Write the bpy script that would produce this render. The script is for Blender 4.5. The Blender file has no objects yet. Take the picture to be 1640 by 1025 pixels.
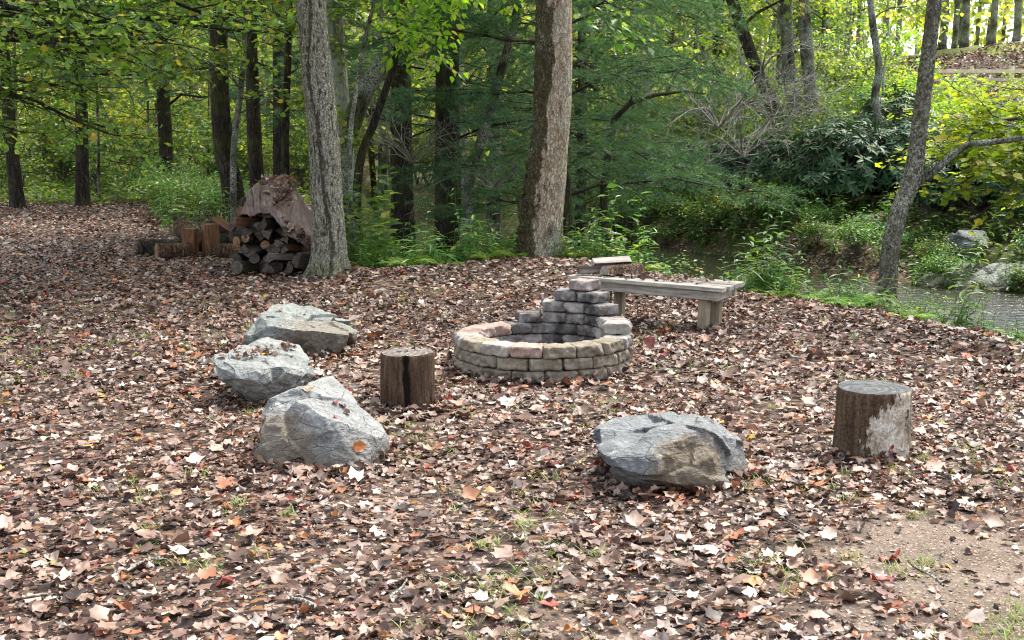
import bpy, bmesh, math, random
import numpy as np
from mathutils import Vector

S = bpy.context.scene
C = S.collection
R = math.radians
rng = np.random.default_rng(7)
random.seed(7)

# ---------------------------------------------------------------- camera
PITCH = R(8.4); FOC = 2000.0; EYE = 1.55
cd = bpy.data.cameras.new('camera'); cam = bpy.data.objects.new('camera', cd); C.objects.link(cam)
cam.location = (0, 0, EYE); cam.rotation_euler = (R(90) - PITCH, 0, 0)
cd.sensor_width = 36; cd.lens = FOC / 1640 * 36; cd.clip_end = 2000; cd.clip_start = 0.05
S.camera = cam
# ---------------------------------------------------------------- light
SUN_EL, SUN_AZ = 57, 40          # azimuth measured clockwise from +Y (into the picture)
w = bpy.data.worlds.new('World'); S.world = w; w.use_nodes = True
wn = w.node_tree.nodes; wl = w.node_tree.links
sky = wn.new('ShaderNodeTexSky'); sky.sky_type = 'NISHITA'; sky.sun_disc = False
sky.sun_elevation = R(SUN_EL); sky.sun_rotation = R(SUN_AZ); sky.dust_density = 2.5; sky.air_density = 1.0; sky.ozone_density = 1.0
bg = wn['Background']; bg.inputs[1].default_value = 0.15
hs = wn.new('ShaderNodeHueSaturation'); hs.inputs['Saturation'].default_value = .42; wl.new(sky.outputs[0], hs.inputs['Color']); wl.new(hs.outputs[0], bg.inputs[0])
sd = bpy.data.lights.new('sun', 'SUN'); sd.energy = 2.3; sd.angle = R(18); sd.color = (1, .94, .83)
so = bpy.data.objects.new('sun', sd); C.objects.link(so)
sv = Vector((math.sin(R(SUN_AZ)) * math.cos(R(SUN_EL)), math.cos(R(SUN_AZ)) * math.cos(R(SUN_EL)), math.sin(R(SUN_EL))))
so.rotation_euler = sv.to_track_quat('Z', 'Y').to_euler(); so.location = sv * 50
S.view_settings.view_transform = 'Standard'; S.view_settings.look = 'None'; S.view_settings.gamma = 1
S.view_settings.exposure = 1.75
S.render.engine = 'CYCLES'
cy = S.cycles
cy.max_bounces = 6; cy.diffuse_bounces = 3; cy.glossy_bounces = 2; cy.transmission_bounces = 4; cy.transparent_max_bounces = 4
cy.filter_width = 1.15
cy.caustics_reflective = False; cy.caustics_refractive = False; cy.sample_clamp_indirect = 6

# ---------------------------------------------------------------- picture <-> place
cp, sp = math.cos(PITCH), math.sin(PITCH)
def P(px, py, Y):
    a = (px - 820) / FOC; v = (512.5 - py) / FOC
    d = (a, cp + v * sp, -sp + v * cp)
    t = Y / d[1]
    return Vector((d[0] * t, Y, EYE + d[2] * t))
def G(px, py, z=0.0):
    a = (px - 820) / FOC; v = (512.5 - py) / FOC
    d = (a, cp + v * sp, -sp + v * cp)
    t = (z - EYE) / d[2]
    return Vector((d[0] * t, d[1] * t, z))
def X_at(px, Y): return (px - 820) / FOC * Y

# ---------------------------------------------------------------- numpy noise
def _h(ix, iy, iz, s):
    n = (ix * 374761393 + iy * 668265263 + iz * 2147483647 + s * 1274126177) & 0xffffffff
    n = ((n ^ (n >> 13)) * 1274126177) & 0xffffffff
    n = ((n ^ (n >> 16)) * 2246822519) & 0xffffffff
    return ((n ^ (n >> 15)) & 0xffffff) / float(0xffffff)
def vn(p, seed=0):
    p = np.asarray(p, float); i = np.floor(p).astype(np.int64); f = p - i; f = f * f * (3 - 2 * f)
    r = 0
    for dx in (0, 1):
        wx = f[..., 0] if dx else 1 - f[..., 0]
        for dy in (0, 1):
            wy = f[..., 1] if dy else 1 - f[..., 1]
            for dz in (0, 1):
                wz = f[..., 2] if dz else 1 - f[..., 2]
                r = r + wx * wy * wz * _h(i[..., 0] + dx, i[..., 1] + dy, i[..., 2] + dz, seed)
    return r * 2 - 1
def fbm(p, oct=4, seed=0, gain=.5):
    p = np.asarray(p, float); a = 1; r = 0
    for o in range(oct):
        r = r + a * vn(p, seed + o); p = p * 2.03 + 17.3; a *= gain
    return r
def n2(x, y, sc, seed=0, oct=3):
    x = np.asarray(x, float); y = np.asarray(y, float)
    return fbm(np.stack([x / sc, y / sc, np.zeros_like(x) + .37], -1), oct, seed)
def sstep(x, a, b):
    t = np.clip((np.asarray(x, float) - a) / (b - a), 0, 1); return t * t * (3 - 2 * t)

# ---------------------------------------------------------------- terrain
def y_edge(x): return np.interp(x, [-40, -9, -5, -3.4, -2.4, -1.6, -.85, .15, 1, 1.5, 2.24, 3.07, 3.65, 4.5, 6, 12],
                                   [90, 60, 34, 26, 16.5, 14.3, 14.4, 15.6, 14.9, 13.6, 12.1, 10.9, 9.2, 6, 1, -20])
def y_far(x): return np.interp(x, [-40, -9, -3.4, 2.3, 4.3, 5.6, 7.0, 12, 30], [110, 70, 32, 25.0, 21.5, 18.2, 16.6, 8, -30])
WATER = -.62
def hgt(x, y):
    x = np.asarray(x, float); y = np.asarray(y, float)
    z = .035 * n2(x, y, 2.3, 3) + .008 * n2(x, y, .35, 9)
    z = z * np.clip(sstep(y, 2, 9) + .35, 0, 1)
    z = z + .10 * np.exp(-((y - y_edge(x) + .9) / .9) ** 2) * sstep(x, -3, -1)
    ye = y_edge(x) + .5 * n2(x, y * 0, 1.1, 5); yf = y_far(x) + .9 * n2(x, y * 0, 1.7, 6)
    near = sstep(y, ye - .1, ye + np.clip((yf - ye) * .3, 1.2, 2.9))
    z = z * (1 - near) + near * (-.85 + .05 * n2(x, y, .8, 12))
    up = sstep(y, yf - .5, yf + 2.2)
    z = z + up * (.55 + .16 * n2(x, y, 2.2, 14))
    g = sstep(x / np.maximum(y, 5), -.10, .24) * sstep(y, 5, 15)
    d = np.maximum(y - yf - 1.0, 0)
    hill = np.minimum(d * .125, 2.3) + .11 * np.clip(y - 39, 0, 21) * sstep(y, 36, 44) + (1.7 + .5 * n2(x, y, 4, 17)) * sstep(y + 2.0 * n2(x, y, 5, 19), 42, 49.5) * sstep(x / np.maximum(y, 5) + .03 * n2(x, y, 5, 18), .20, .40)
    z = z + g * hill + up * (1 - g) * .25
    z = z + .25 * n2(x, y, 9, 21) * sstep(y, 26, 45)
    return z
def H(x, y): return float(hgt(np.array([x]), np.array([y]))[0])

# ---------------------------------------------------------------- mesh building
class Geo:
    def __init__(s): s.v = []; s.f = {3: [], 4: []}; s.m = {3: [], 4: []}; s.n = 0; s.at = []
    def add(s, v, f, mi=0, at=None):
        v = np.asarray(v, float).reshape(-1, 3); f = np.asarray(f, np.int64)
        k = f.shape[1]; s.v.append(v); s.f[k].append(f + s.n); s.m[k].append(np.full(len(f), mi)); s.n += len(v)
        s.at.append(np.zeros(len(v)) if at is None else np.broadcast_to(at, (len(v),)))
    def addf(s, f, base, mi=0):
        f = np.asarray(f, np.int64); s.f[f.shape[1]].append(f + base); s.m[f.shape[1]].append(np.full(len(f), mi))
    def mesh(s, name, mats, smooth=False):
        V = np.concatenate(s.v); me = bpy.data.meshes.new(name)
        loops = []; starts = []; mi = []; off = 0
        for k in (3, 4):
            if s.f[k]:
                f = np.concatenate(s.f[k]); loops.append(f.ravel()); starts.append(off + np.arange(len(f)) * k); off += f.size
                mi.append(np.concatenate(s.m[k]))
        L = np.concatenate(loops); ST = np.concatenate(starts); MI = np.concatenate(mi)
        me.vertices.add(len(V)); me.vertices.foreach_set('co', V.astype(np.float32).ravel())
        me.loops.add(len(L)); me.loops.foreach_set('vertex_index', L.astype(np.int32))
        me.polygons.add(len(ST)); me.polygons.foreach_set('loop_start', ST.astype(np.int32))
        me.polygons.foreach_set('material_index', MI.astype(np.int32))
        me.polygons.foreach_set('use_smooth', np.full(len(ST), smooth))
        a = me.attributes.new('tone', 'FLOAT', 'POINT'); a.data.foreach_set('value', np.concatenate(s.at).astype(np.float32))
        for m in (mats if isinstance(mats, (list, tuple)) else [mats]): me.materials.append(m)
        me.update(calc_edges=True); me.validate()
        return me

def link(name, me, parent=None, loc=None):
    o = bpy.data.objects.new(name, me); C.objects.link(o)
    if parent is not None: o.parent = parent
    if loc is not None: o.location = loc
    return o
def tag(o, label=None, cat=None, group=None, kind=None):
    if label: o['label'] = label
    if cat: o['category'] = cat
    if group: o['group'] = group
    if kind: o['kind'] = kind
    return o
def empty(name, loc, rz=0, label=None, cat=None, group=None):
    o = bpy.data.objects.new(name, None); C.objects.link(o); o.location = loc; o.rotation_euler = (0, 0, rz)
    o.empty_display_size = .1
    return tag(o, label, cat, group)
def copy_tree(o, loc=None, rz=None, sc=None, label=None, group=None, cat=None):
    c = o.copy(); C.objects.link(c)
    for ch in list(o.children):
        k = ch.copy(); C.objects.link(k); k.parent = c
        for g in list(ch.children):
            q = g.copy(); C.objects.link(q); q.parent = k
    if loc is not None: c.location = loc
    if rz is not None: c.rotation_euler = (c.rotation_euler[0], c.rotation_euler[1], rz)
    if sc is not None: c.scale = (sc, sc, sc) if not hasattr(sc, '__len__') else sc
    return tag(c, label, cat, group)

def unit(a): return a / np.maximum(np.linalg.norm(a, axis=-1, keepdims=True), 1e-9)
def tubes(g, pts, rad, sides=5, mi=0, cap=False, closed_tip=False):
    """pts (M,n,3) rad (M,n)"""
    pts = np.asarray(pts, float); rad = np.asarray(rad, float); M, n, _ = pts.shape
    t = unit(np.gradient(pts, axis=1)); mean = unit(pts[:, -1] - pts[:, 0])
    ref = np.where(np.abs(mean[:, 2:3]) > .8, np.array([[1., 0, 0]]), np.array([[0, 0, 1.]]))[:, None, :]
    u = unit(np.cross(t, ref)); v = np.cross(t, u)
    a = np.arange(sides) * 2 * math.pi / sides
    ring = u[:, :, None, :] * np.cos(a)[None, None, :, None] + v[:, :, None, :] * np.sin(a)[None, None, :, None]
    V = pts[:, :, None, :] + ring * rad[:, :, None, None]
    i = np.arange(n - 1)[:, None]; j = np.arange(sides)[None, :]; j2 = (j + 1) % sides
    q = np.stack([i * sides + j, i * sides + j2, (i + 1) * sides + j2, (i + 1) * sides + j], -1).reshape(-1, 4)
    F = (q[None] + (np.arange(M) * n * sides)[:, None, None]).reshape(-1, 4)
    b = g.n; g.add(V.reshape(-1, 3), F, mi)
    return V, b

def T(pts): # template from outline: centre fan
    p = np.array(pts, float); k = len(p); c = np.array([[0, p[:, 1].mean(), 0]])
    v = np.concatenate([c, p]); f = np.array([[0, 1 + i, 1 + (i + 1) % k] for i in range(k)])
    return v, f
def strip_leaf(ws, fold=.25, droop=.15, L=1.0):
    """a leaf as centre line + two edges, folded; ws: widths along the length"""
    n = len(ws); y = np.linspace(0, L, n); z = -droop * (y / L) ** 2
    v = []
    for i in range(n): v += [(-ws[i], y[i], z[i] + fold * ws[i]), (0, y[i], z[i]), (ws[i], y[i], z[i] + fold * ws[i])]
    f = []
    for i in range(n - 1):
        a = 3 * i; f += [(a, a + 1, a + 4), (a, a + 4, a + 3), (a + 1, a + 2, a + 5), (a + 1, a + 5, a + 4)]
    return np.array(v, float), np.array(f)
L_QUAD = (np.array([(0, 0, 0), (.34, .5, .05), (0, 1, -.08), (-.34, .5, .05)], float), np.array([(0, 1, 2), (0, 2, 3)]))
L_OVAL = strip_leaf([.03, .27, .30, .15, .0], .25, .18)
L_LONG = strip_leaf([.02, .10, .12, .09, .0], .3, .35)
L_RHODO = strip_leaf([.02, .13, .15, .12, .01], .25, .22)
L_BLADE = strip_leaf([.03, .045, .03, .0], .3, .45)
def maple(seed=0, curl=.0):
    r_ = np.random.default_rng(seed)
    ang = [-150, -120, -95, -70, -48, -25, 0, 25, 48, 70, 95, 120, 150]
    rr = [.32, .50, .34, .62, .36, .62, .70, .62, .36, .62, .34, .5, .32]
    rr = [.34, .50, .40, .60, .44, .50, .68, .50, .44, .60, .40, .50, .34]
    pts = [(0, -.02 + .0, 0)]
    for a, q in zip(ang, rr):
        q *= r_.uniform(.92, 1.08)
        pts.append((q * math.sin(math.radians(a)), .38 + q * math.cos(math.radians(a)), 0))
    p = np.array(pts); c = np.array([[0, .38, 0.]]); v = np.concatenate([c, p]); k = len(p)
    f = np.array([[0, 1 + (i + 1) % k, 1 + i] for i in range(k)])
    d2 = v[:, 0] ** 2 + (v[:, 1] - .38) ** 2
    v[:, 2] = curl * d2 + .10 * (np.abs(v[:, 0]) - .2) + r_.normal(0, .03 + .05 * abs(curl), len(v))
    v[:, 2] += r_.uniform(-.3, .3) * curl * v[:, 0]
    return v, f
def dead_oval(seed, curl):
    """a dry leaf: mid line, two half-way lines and a toothed rim, curled across and along"""
    r_ = np.random.default_rng(seed); n = 6; ys = np.linspace(0, 1, n); w_ = np.array([.04, .25, .33, .30, .19, .0]) * r_.uniform(.85, 1.15, n); V = []; F = []
    lob = r_.uniform(.0, .35); kink = r_.uniform(-.5, .5)
    for i, y in enumerate(ys):
        tooth = 1 + (lob if i % 2 else -lob * .5)
        for q in (-1, -.5, 0, .5, 1):
            x = q * w_[i] * (tooth if abs(q) == 1 else 1)
            z = curl * (abs(x) ** 1.7) * 1.5 + curl * .5 * kink * (y - .5) * 2 * abs(y - .5) + .10 * math.sin(q * 5 + i * 1.3 + seed) * abs(q) * abs(curl) * .5 + r_.normal(0, .012) + .02 * abs(q)
            V.append((x + .06 * kink * math.sin(y * 3), y * (1 - .12 * abs(curl)), z))
    for i in range(n - 1):
        for j in range(4): a_ = i * 5 + j; F.append([a_, a_ + 1, a_ + 6]); F.append([a_, a_ + 6, a_ + 5])
    return np.array(V), np.array(F)
def scatter(g, C0, A, N, Sz, tpl, mi=0, at=None):
    C0 = np.asarray(C0, float); n = len(C0)
    if n == 0: return
    A = unit(np.asarray(A, float)); N = N - (N * A).sum(-1, keepdims=True) * A; N = unit(N); B = np.cross(A, N)
    tv, tf = tpl; Sz = np.broadcast_to(np.asarray(Sz, float), (n,))
    V = C0[:, None, :] + Sz[:, None, None] * (tv[None, :, 0:1] * B[:, None, :] + tv[None, :, 1:2] * A[:, None, :] + tv[None, :, 2:3] * N[:, None, :])
    F = (tf[None] + (np.arange(n) * len(tv))[:, None, None]).reshape(-1, tf.shape[1])
    g.add(V.reshape(-1, 3), F, mi, None if at is None else np.repeat(at, len(tv)))

# ---------------------------------------------------------------- materials
class Mat:
    def __init__(s, name):
        s.m = bpy.data.materials.new(name); s.m.use_nodes = True; s.t = s.m.node_tree
        s.b = s.t.nodes['Principled BSDF']; s.o = s.t.nodes['Material Output']
    def n(s, typ, ins=None, **kw):
        q = s.t.nodes.new('ShaderNode' + typ)
        for k, v in kw.items(): setattr(q, k, v)
        for k, v in (ins or {}).items():
            if hasattr(v, 'is_linked') or isinstance(v, bpy.types.NodeSocket): s.t.links.new(v, q.inputs[k])
            else: q.inputs[k].default_value = v
        return q
    def coord(s, kind='Object', scale=(1, 1, 1), rot=(0, 0, 0)):
        c = s.n('TexCoord'); mp = s.n('Mapping', {'Vector': c.outputs[kind], 'Scale': scale, 'Rotation': rot}); return mp.outputs[0]
    def noise(s, vec, sc, det=5, rough=.55, dist=0): 
        return s.n('TexNoise', {'Vector': vec, 'Scale': sc, 'Detail': det, 'Roughness': rough, 'Distortion': dist}).outputs['Fac']
    def vor(s, vec, sc, feat='F1', out='Distance', rnd=1):
        q = s.n('TexVoronoi', feature=feat); s.t.links.new(vec, q.inputs['Vector']); q.inputs['Scale'].default_value = sc
        q.inputs['Randomness'].default_value = rnd; return q.outputs[out]
    def ramp(s, fac, stops, interp='LINEAR'):
        q = s.n('ValToRGB', {'Fac': fac}); r = q.color_ramp; r.interpolation = interp
        while len(r.elements) > 1: r.elements.remove(r.elements[-1])
        r.elements[0].position = stops[0][0]; r.elements[0].color = (*col(stops[0][1]), 1)
        for p, c in stops[1:]:
            e = r.elements.new(p); e.color = (*col(c), 1)
        return q.outputs[0]
    def mix(s, f, a, b, typ='MIX'):
        q = s.n('Mix', data_type='RGBA', blend_type=typ); 
        for idx, v in ((0, f), (6, a), (7, b)):
            if isinstance(v, bpy.types.NodeSocket): s.t.links.new(v, q.inputs[idx])
            elif idx == 0: q.inputs[0].default_value = v
            else: q.inputs[idx].default_value = (*col(v), 1)
        return q.outputs[2]
    def math(s, op, a, b=0.0, clamp=False):
        q = s.n('Math', operation=op, use_clamp=clamp)
        for i, v in ((0, a), (1, b)):
            if isinstance(v, bpy.types.NodeSocket): s.t.links.new(v, q.inputs[i])
            else: q.inputs[i].default_value = v
        return q.outputs[0]
    def bump(s, h, strength=.5, dist=.01, prev=None):
        q = s.n('Bump', {'Height': h, 'Strength': strength, 'Distance': dist})
        if prev is not None: s.t.links.new(prev, q.inputs['Normal'])
        return q.outputs[0]
    def out(s, color=None, rough=.8, normal=None, spec=.3):
        if color is not None:
            if isinstance(color, bpy.types.NodeSocket): s.t.links.new(color, s.b.inputs['Base Color'])
            else: s.b.inputs['Base Color'].default_value = (*col(color), 1)
        if isinstance(rough, bpy.types.NodeSocket): s.t.links.new(rough, s.b.inputs['Roughness'])
        else: s.b.inputs['Roughness'].default_value = rough
        if normal is not None: s.t.links.new(normal, s.b.inputs['Normal'])
        s.b.inputs['Specular IOR Level'].default_value = spec
        return s.m
def col(c):
    if isinstance(c, (int, float)): return (c, c, c)
    return tuple(c)

def leafmat(name, stops, trans=.35, rough=.45, spec=.35, tboost=1.5, interp='LINEAR'):
    m = Mat(name); g = m.n('NewGeometry')
    c = m.ramp(g.outputs['Random Per Island'], stops, interp)
    oi = m.n('ObjectInfo'); hv = m.n('HueSaturation', {'Color': c})
    m.t.links.new(m.math('ADD', m.math('MULTIPLY', oi.outputs['Random'], .05), .475), hv.inputs['Hue'])
    m.t.links.new(m.math('ADD', m.math('MULTIPLY', oi.outputs['Random'], .3), .85), hv.inputs['Value'])
    m.out(hv.outputs[0], rough, None, spec)
    tr = m.n('BsdfTranslucent')
    t2 = m.mix(1.0, hv.outputs[0], (tboost * 1.15, tboost * 1.2, tboost * .45), 'MULTIPLY'); m.t.links.new(t2, tr.inputs[0])
    mx = m.n('MixShader', {'Fac': trans}); m.t.links.new(m.b.outputs[0], mx.inputs[1]); m.t.links.new(tr.outputs[0], mx.inputs[2])
    m.t.links.new(mx.outputs[0], m.o.inputs[0])
    return m.m
M_maple = leafmat('maple_leaves', [(0, (.07, .14, .03)), (.45, (.13, .23, .05)), (.75, (.21, .31, .07)), (.93, (.34, .38, .10)), (1, (.45, .30, .05))], .5, .35, .5)
M_yellow = leafmat('yellowing_leaves', [(0, (.09, .16, .025)), (.35, (.19, .26, .04)), (.7, (.34, .36, .06)), (.92, (.50, .44, .10)), (1, (.48, .25, .06))], .5, .45)
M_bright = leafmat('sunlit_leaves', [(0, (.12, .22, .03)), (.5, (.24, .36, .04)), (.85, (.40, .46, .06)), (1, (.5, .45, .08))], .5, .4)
M_pine = leafmat('pine_needles', [(0, (.032, .085, .052)), (.6, (.065, .15, .09)), (1, (.14, .24, .14))], .35, .5)
M_rhodo = leafmat('rhododendron_leaves', [(0, (.02, .055, .022)), (.6, (.04, .10, .045)), (.95, (.07, .15, .07)), (1, (.2, .2, .04))], .08, .5, .22)
M_herb = leafmat('herb_leaves', [(0, (.05, .12, .03)), (.55, (.10, .21, .05)), (.88, (.18, .28, .07)), (1, (.42, .38, .10))], .35, .4)
M_fern = leafmat('fern_leaves', [(0, (.10, .20, .03)), (.7, (.20, .32, .05)), (1, (.40, .40, .09))], .4, .5)
M_shrub = leafmat('shrub_leaves', [(0, (.05, .10, .03)), (.5, (.10, .18, .05)), (.85, (.19, .27, .08)), (1, (.36, .35, .10))], .45, .4)
M_far = leafmat('far_leaves', [(0, (.12, .18, .05)), (.4, (.22, .29, .08)), (.75, (.38, .42, .13)), (.95, (.50, .47, .18)), (1, (.48, .30, .12))], .55, .6)

def litter_mat(name):
    m = Mat(name); g = m.n('NewGeometry'); oc = m.coord('Object')
    st = [(0, (.045, .028, .023)), (.08, (.085, .048, .036)), (.17, (.125, .074, .052)), (.28, (.185, .112, .08)), (.40, (.24, .16, .118)),
          (.52, (.31, .22, .17)), (.62, (.37, .295, .245)), (.70, (.44, .38, .335)), (.76, (.13, .065, .05)), (.82, (.30, .125, .062)),
          (.875, (.22, .045, .032)), (.89, (.40, .17, .06)), (.91, (.50, .43, .37)), (.935, (.09, .05, .04)), (.985, (.46, .30, .05)), (.990, (.18, .20, .05)), (.994, (.36, .07, .045))]
    a = m.ramp(g.outputs['Random Per Island'], st, 'CONSTANT')
    nz = m.noise(oc, 40, 3); a = m.mix(.55, a, m.ramp(nz, [(.3, .45), (.7, 1.35)]), 'MULTIPLY')
    big = m.noise(oc, .35, 2); a = m.mix(.5, a, m.ramp(big, [(.35, (1.12, .94, .84)), (.65, (.92, .95, 1.0))]), 'MULTIPLY')
    m.out(a, .5, None, .45)
    tr = m.n('BsdfTranslucent', {'Color': a}); mx = m.n('MixShader', {'Fac': .12})
    m.t.links.new(m.b.outputs[0], mx.inputs[1]); m.t.links.new(tr.outputs[0], mx.inputs[2]); m.t.links.new(mx.outputs[0], m.o.inputs[0])
    return m.m
M_litter = litter_mat('fallen_leaf')

def ground_mat():
    m = Mat('forest_floor'); oc = m.coord('Object')
    soil = m.ramp(m.noise(oc, 3, 8, .7), [(.3, (.095, .07, .05)), (.5, (.17, .13, .098)), (.7, (.24, .19, .15))])
    grit = m.ramp(m.noise(oc, 90, 3, .7), [(.3, .55), (.55, 1.0), (.75, 1.5)]); soil = m.mix(.8, soil, grit, 'MULTIPLY')
    peb = m.vor(oc, 140, 'F1', 'Color'); sx = m.n('SeparateColor', {'Color': peb})
    soil = m.mix(m.math('GREATER_THAN', sx.outputs[0], .86), soil, m.mix(sx.outputs[1], (.10, .06, .04), (.42, .33, .27)))
    # leaf litter seen as cells, darkened for the shade between leaves
    wv = m.mix(.06, oc, m.n('TexNoise', {'Vector': oc, 'Scale': 9.0}).outputs['Color'])
    v1 = m.n('SeparateColor', {'Color': m.vor(wv, 21, 'F1', 'Color')}); v2 = m.n('SeparateColor', {'Color': m.vor(wv, 33, 'F1', 'Color')})
    st = [(0, (.02, .013, .010)), (.3, (.045, .028, .020)), (.5, (.08, .05, .036)), (.68, (.13, .085, .062)), (.80, (.27, .205, .165)), (.9, (.09, .04, .028)), (.96, (.2, .10, .04))]
    lit = m.mix(m.math('GREATER_THAN', v2.outputs[1], .5), m.ramp(v1.outputs[0], st, 'CONSTANT'), m.ramp(v2.outputs[0], st, 'CONSTANT'))
    at = m.n('Attribute', attribute_name='tone')      # 0 bare soil, 1 litter, 2 mossy ground under growth
    a = m.mix(m.math('MULTIPLY', at.outputs['Fac'], 1, True), soil, lit)
    moss = m.ramp(m.noise(oc, 14, 6, .7), [(.3, (.03, .05, .012)), (.55, (.07, .10, .025)), (.75, (.16, .14, .05))])
    a = m.mix(m.math('MULTIPLY', m.math('SUBTRACT', at.outputs['Fac'], 1, True), .8), a, moss)
    grass = m.ramp(m.noise(oc, 20, 5, .7), [(.3, (.12, .15, .03)), (.7, (.34, .34, .10))])
    a = m.mix(m.math('SUBTRACT', at.outputs['Fac'], 2, True), a, grass)
    h = m.math('ADD', m.noise(oc, 60, 6, .7), m.math('MULTIPLY', m.noise(oc, 8, 4), 2.0))
    return m.out(a, .9, m.bump(h, .9, .012, m.bump(m.vor(wv, 21), .5, .01)), .25)
M_ground = ground_mat()

def bark_mat(name, dark, mid, light, lichen=.0, moss=.0, sc=1.0, peel=False, lichcol=(.42, .45, .38)):
    m = Mat(name); oc = m.coord('Object', (1, 1, .22)); o1 = m.coord('Object')
    n1 = m.noise(oc, 16 * sc, 8, .65, .6); n2_ = m.noise(o1, 30 * sc, 5, .7)
    cr = m.vor(oc, 22 * sc, 'DISTANCE_TO_EDGE')
    a = m.ramp(n1, [(.3, dark), (.5, mid), (.72, light)])
    a = m.mix(m.ramp(cr, [(0, 1.0), (.09, 0.0)]), a, tuple(.45 * c for c in col(dark)))
    a = m.mix(.6, a, m.ramp(n2_, [(.3, .6), (.7, 1.35)]), 'MULTIPLY')
    if lichen > 0:
        big = m.noise(o1, 2.2, 5, .6); fine = m.noise(o1, 55, 4, .7)
        f = m.math('MULTIPLY', m.ramp(big, [(.42, 0), (.58, 1)]), m.ramp(fine, [(.5 - lichen * .25, 0), (.62 - lichen * .2, 1)]))
        a = m.mix(f, a, lichcol)
    if moss > 0:
        big = m.noise(o1, 1.6, 5, .6); f = m.math('MULTIPLY', m.ramp(big, [(.48, 0), (.6, 1)]), moss)
        a = m.mix(f, a, m.ramp(m.noise(o1, 70, 3), [(.3, (.03, .045, .01)), (.7, (.13, .16, .03))]))
    h = m.math('ADD', m.math('MULTIPLY', n1, 1.4), m.math('ADD', m.math('MULTIPLY', m.ramp(cr, [(0, 0), (.15, 1)]), .8), m.math('MULTIPLY', n2_, .5)))
    return m.out(a, .9, m.bump(h, 1.0, .012), .2)
M_bark_dark = bark_mat('dark_bark', (.012, .009, .007), (.038, .03, .023), (.10, .083, .065), 0, .35)
M_bark_log = bark_mat('log_bark', (.03, .017, .010), (.11, .065, .04), (.24, .16, .10), 0, 0, 1.3)
M_bark_mid = bark_mat('grey_brown_bark', (.022, .018, .013), (.075, .062, .047), (.19, .165, .135), .3, .3)
M_bark_moss = bark_mat('mossy_bark', (.02, .018, .01), (.07, .065, .035), (.16, .15, .09), .3, .8)
M_bark_pale = bark_mat('pale_bark', (.09, .085, .07), (.25, .235, .20), (.44, .43, .38), .7, .1)
M_twig = bark_mat('twig', (.03, .02, .015), (.09, .07, .05), (.2, .17, .14), .1, 0, 2)
M_deadtwig = bark_mat('dead_twig', (.14, .12, .09), (.33, .30, .26), (.5, .47, .42), .2, 0, 2)

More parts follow.
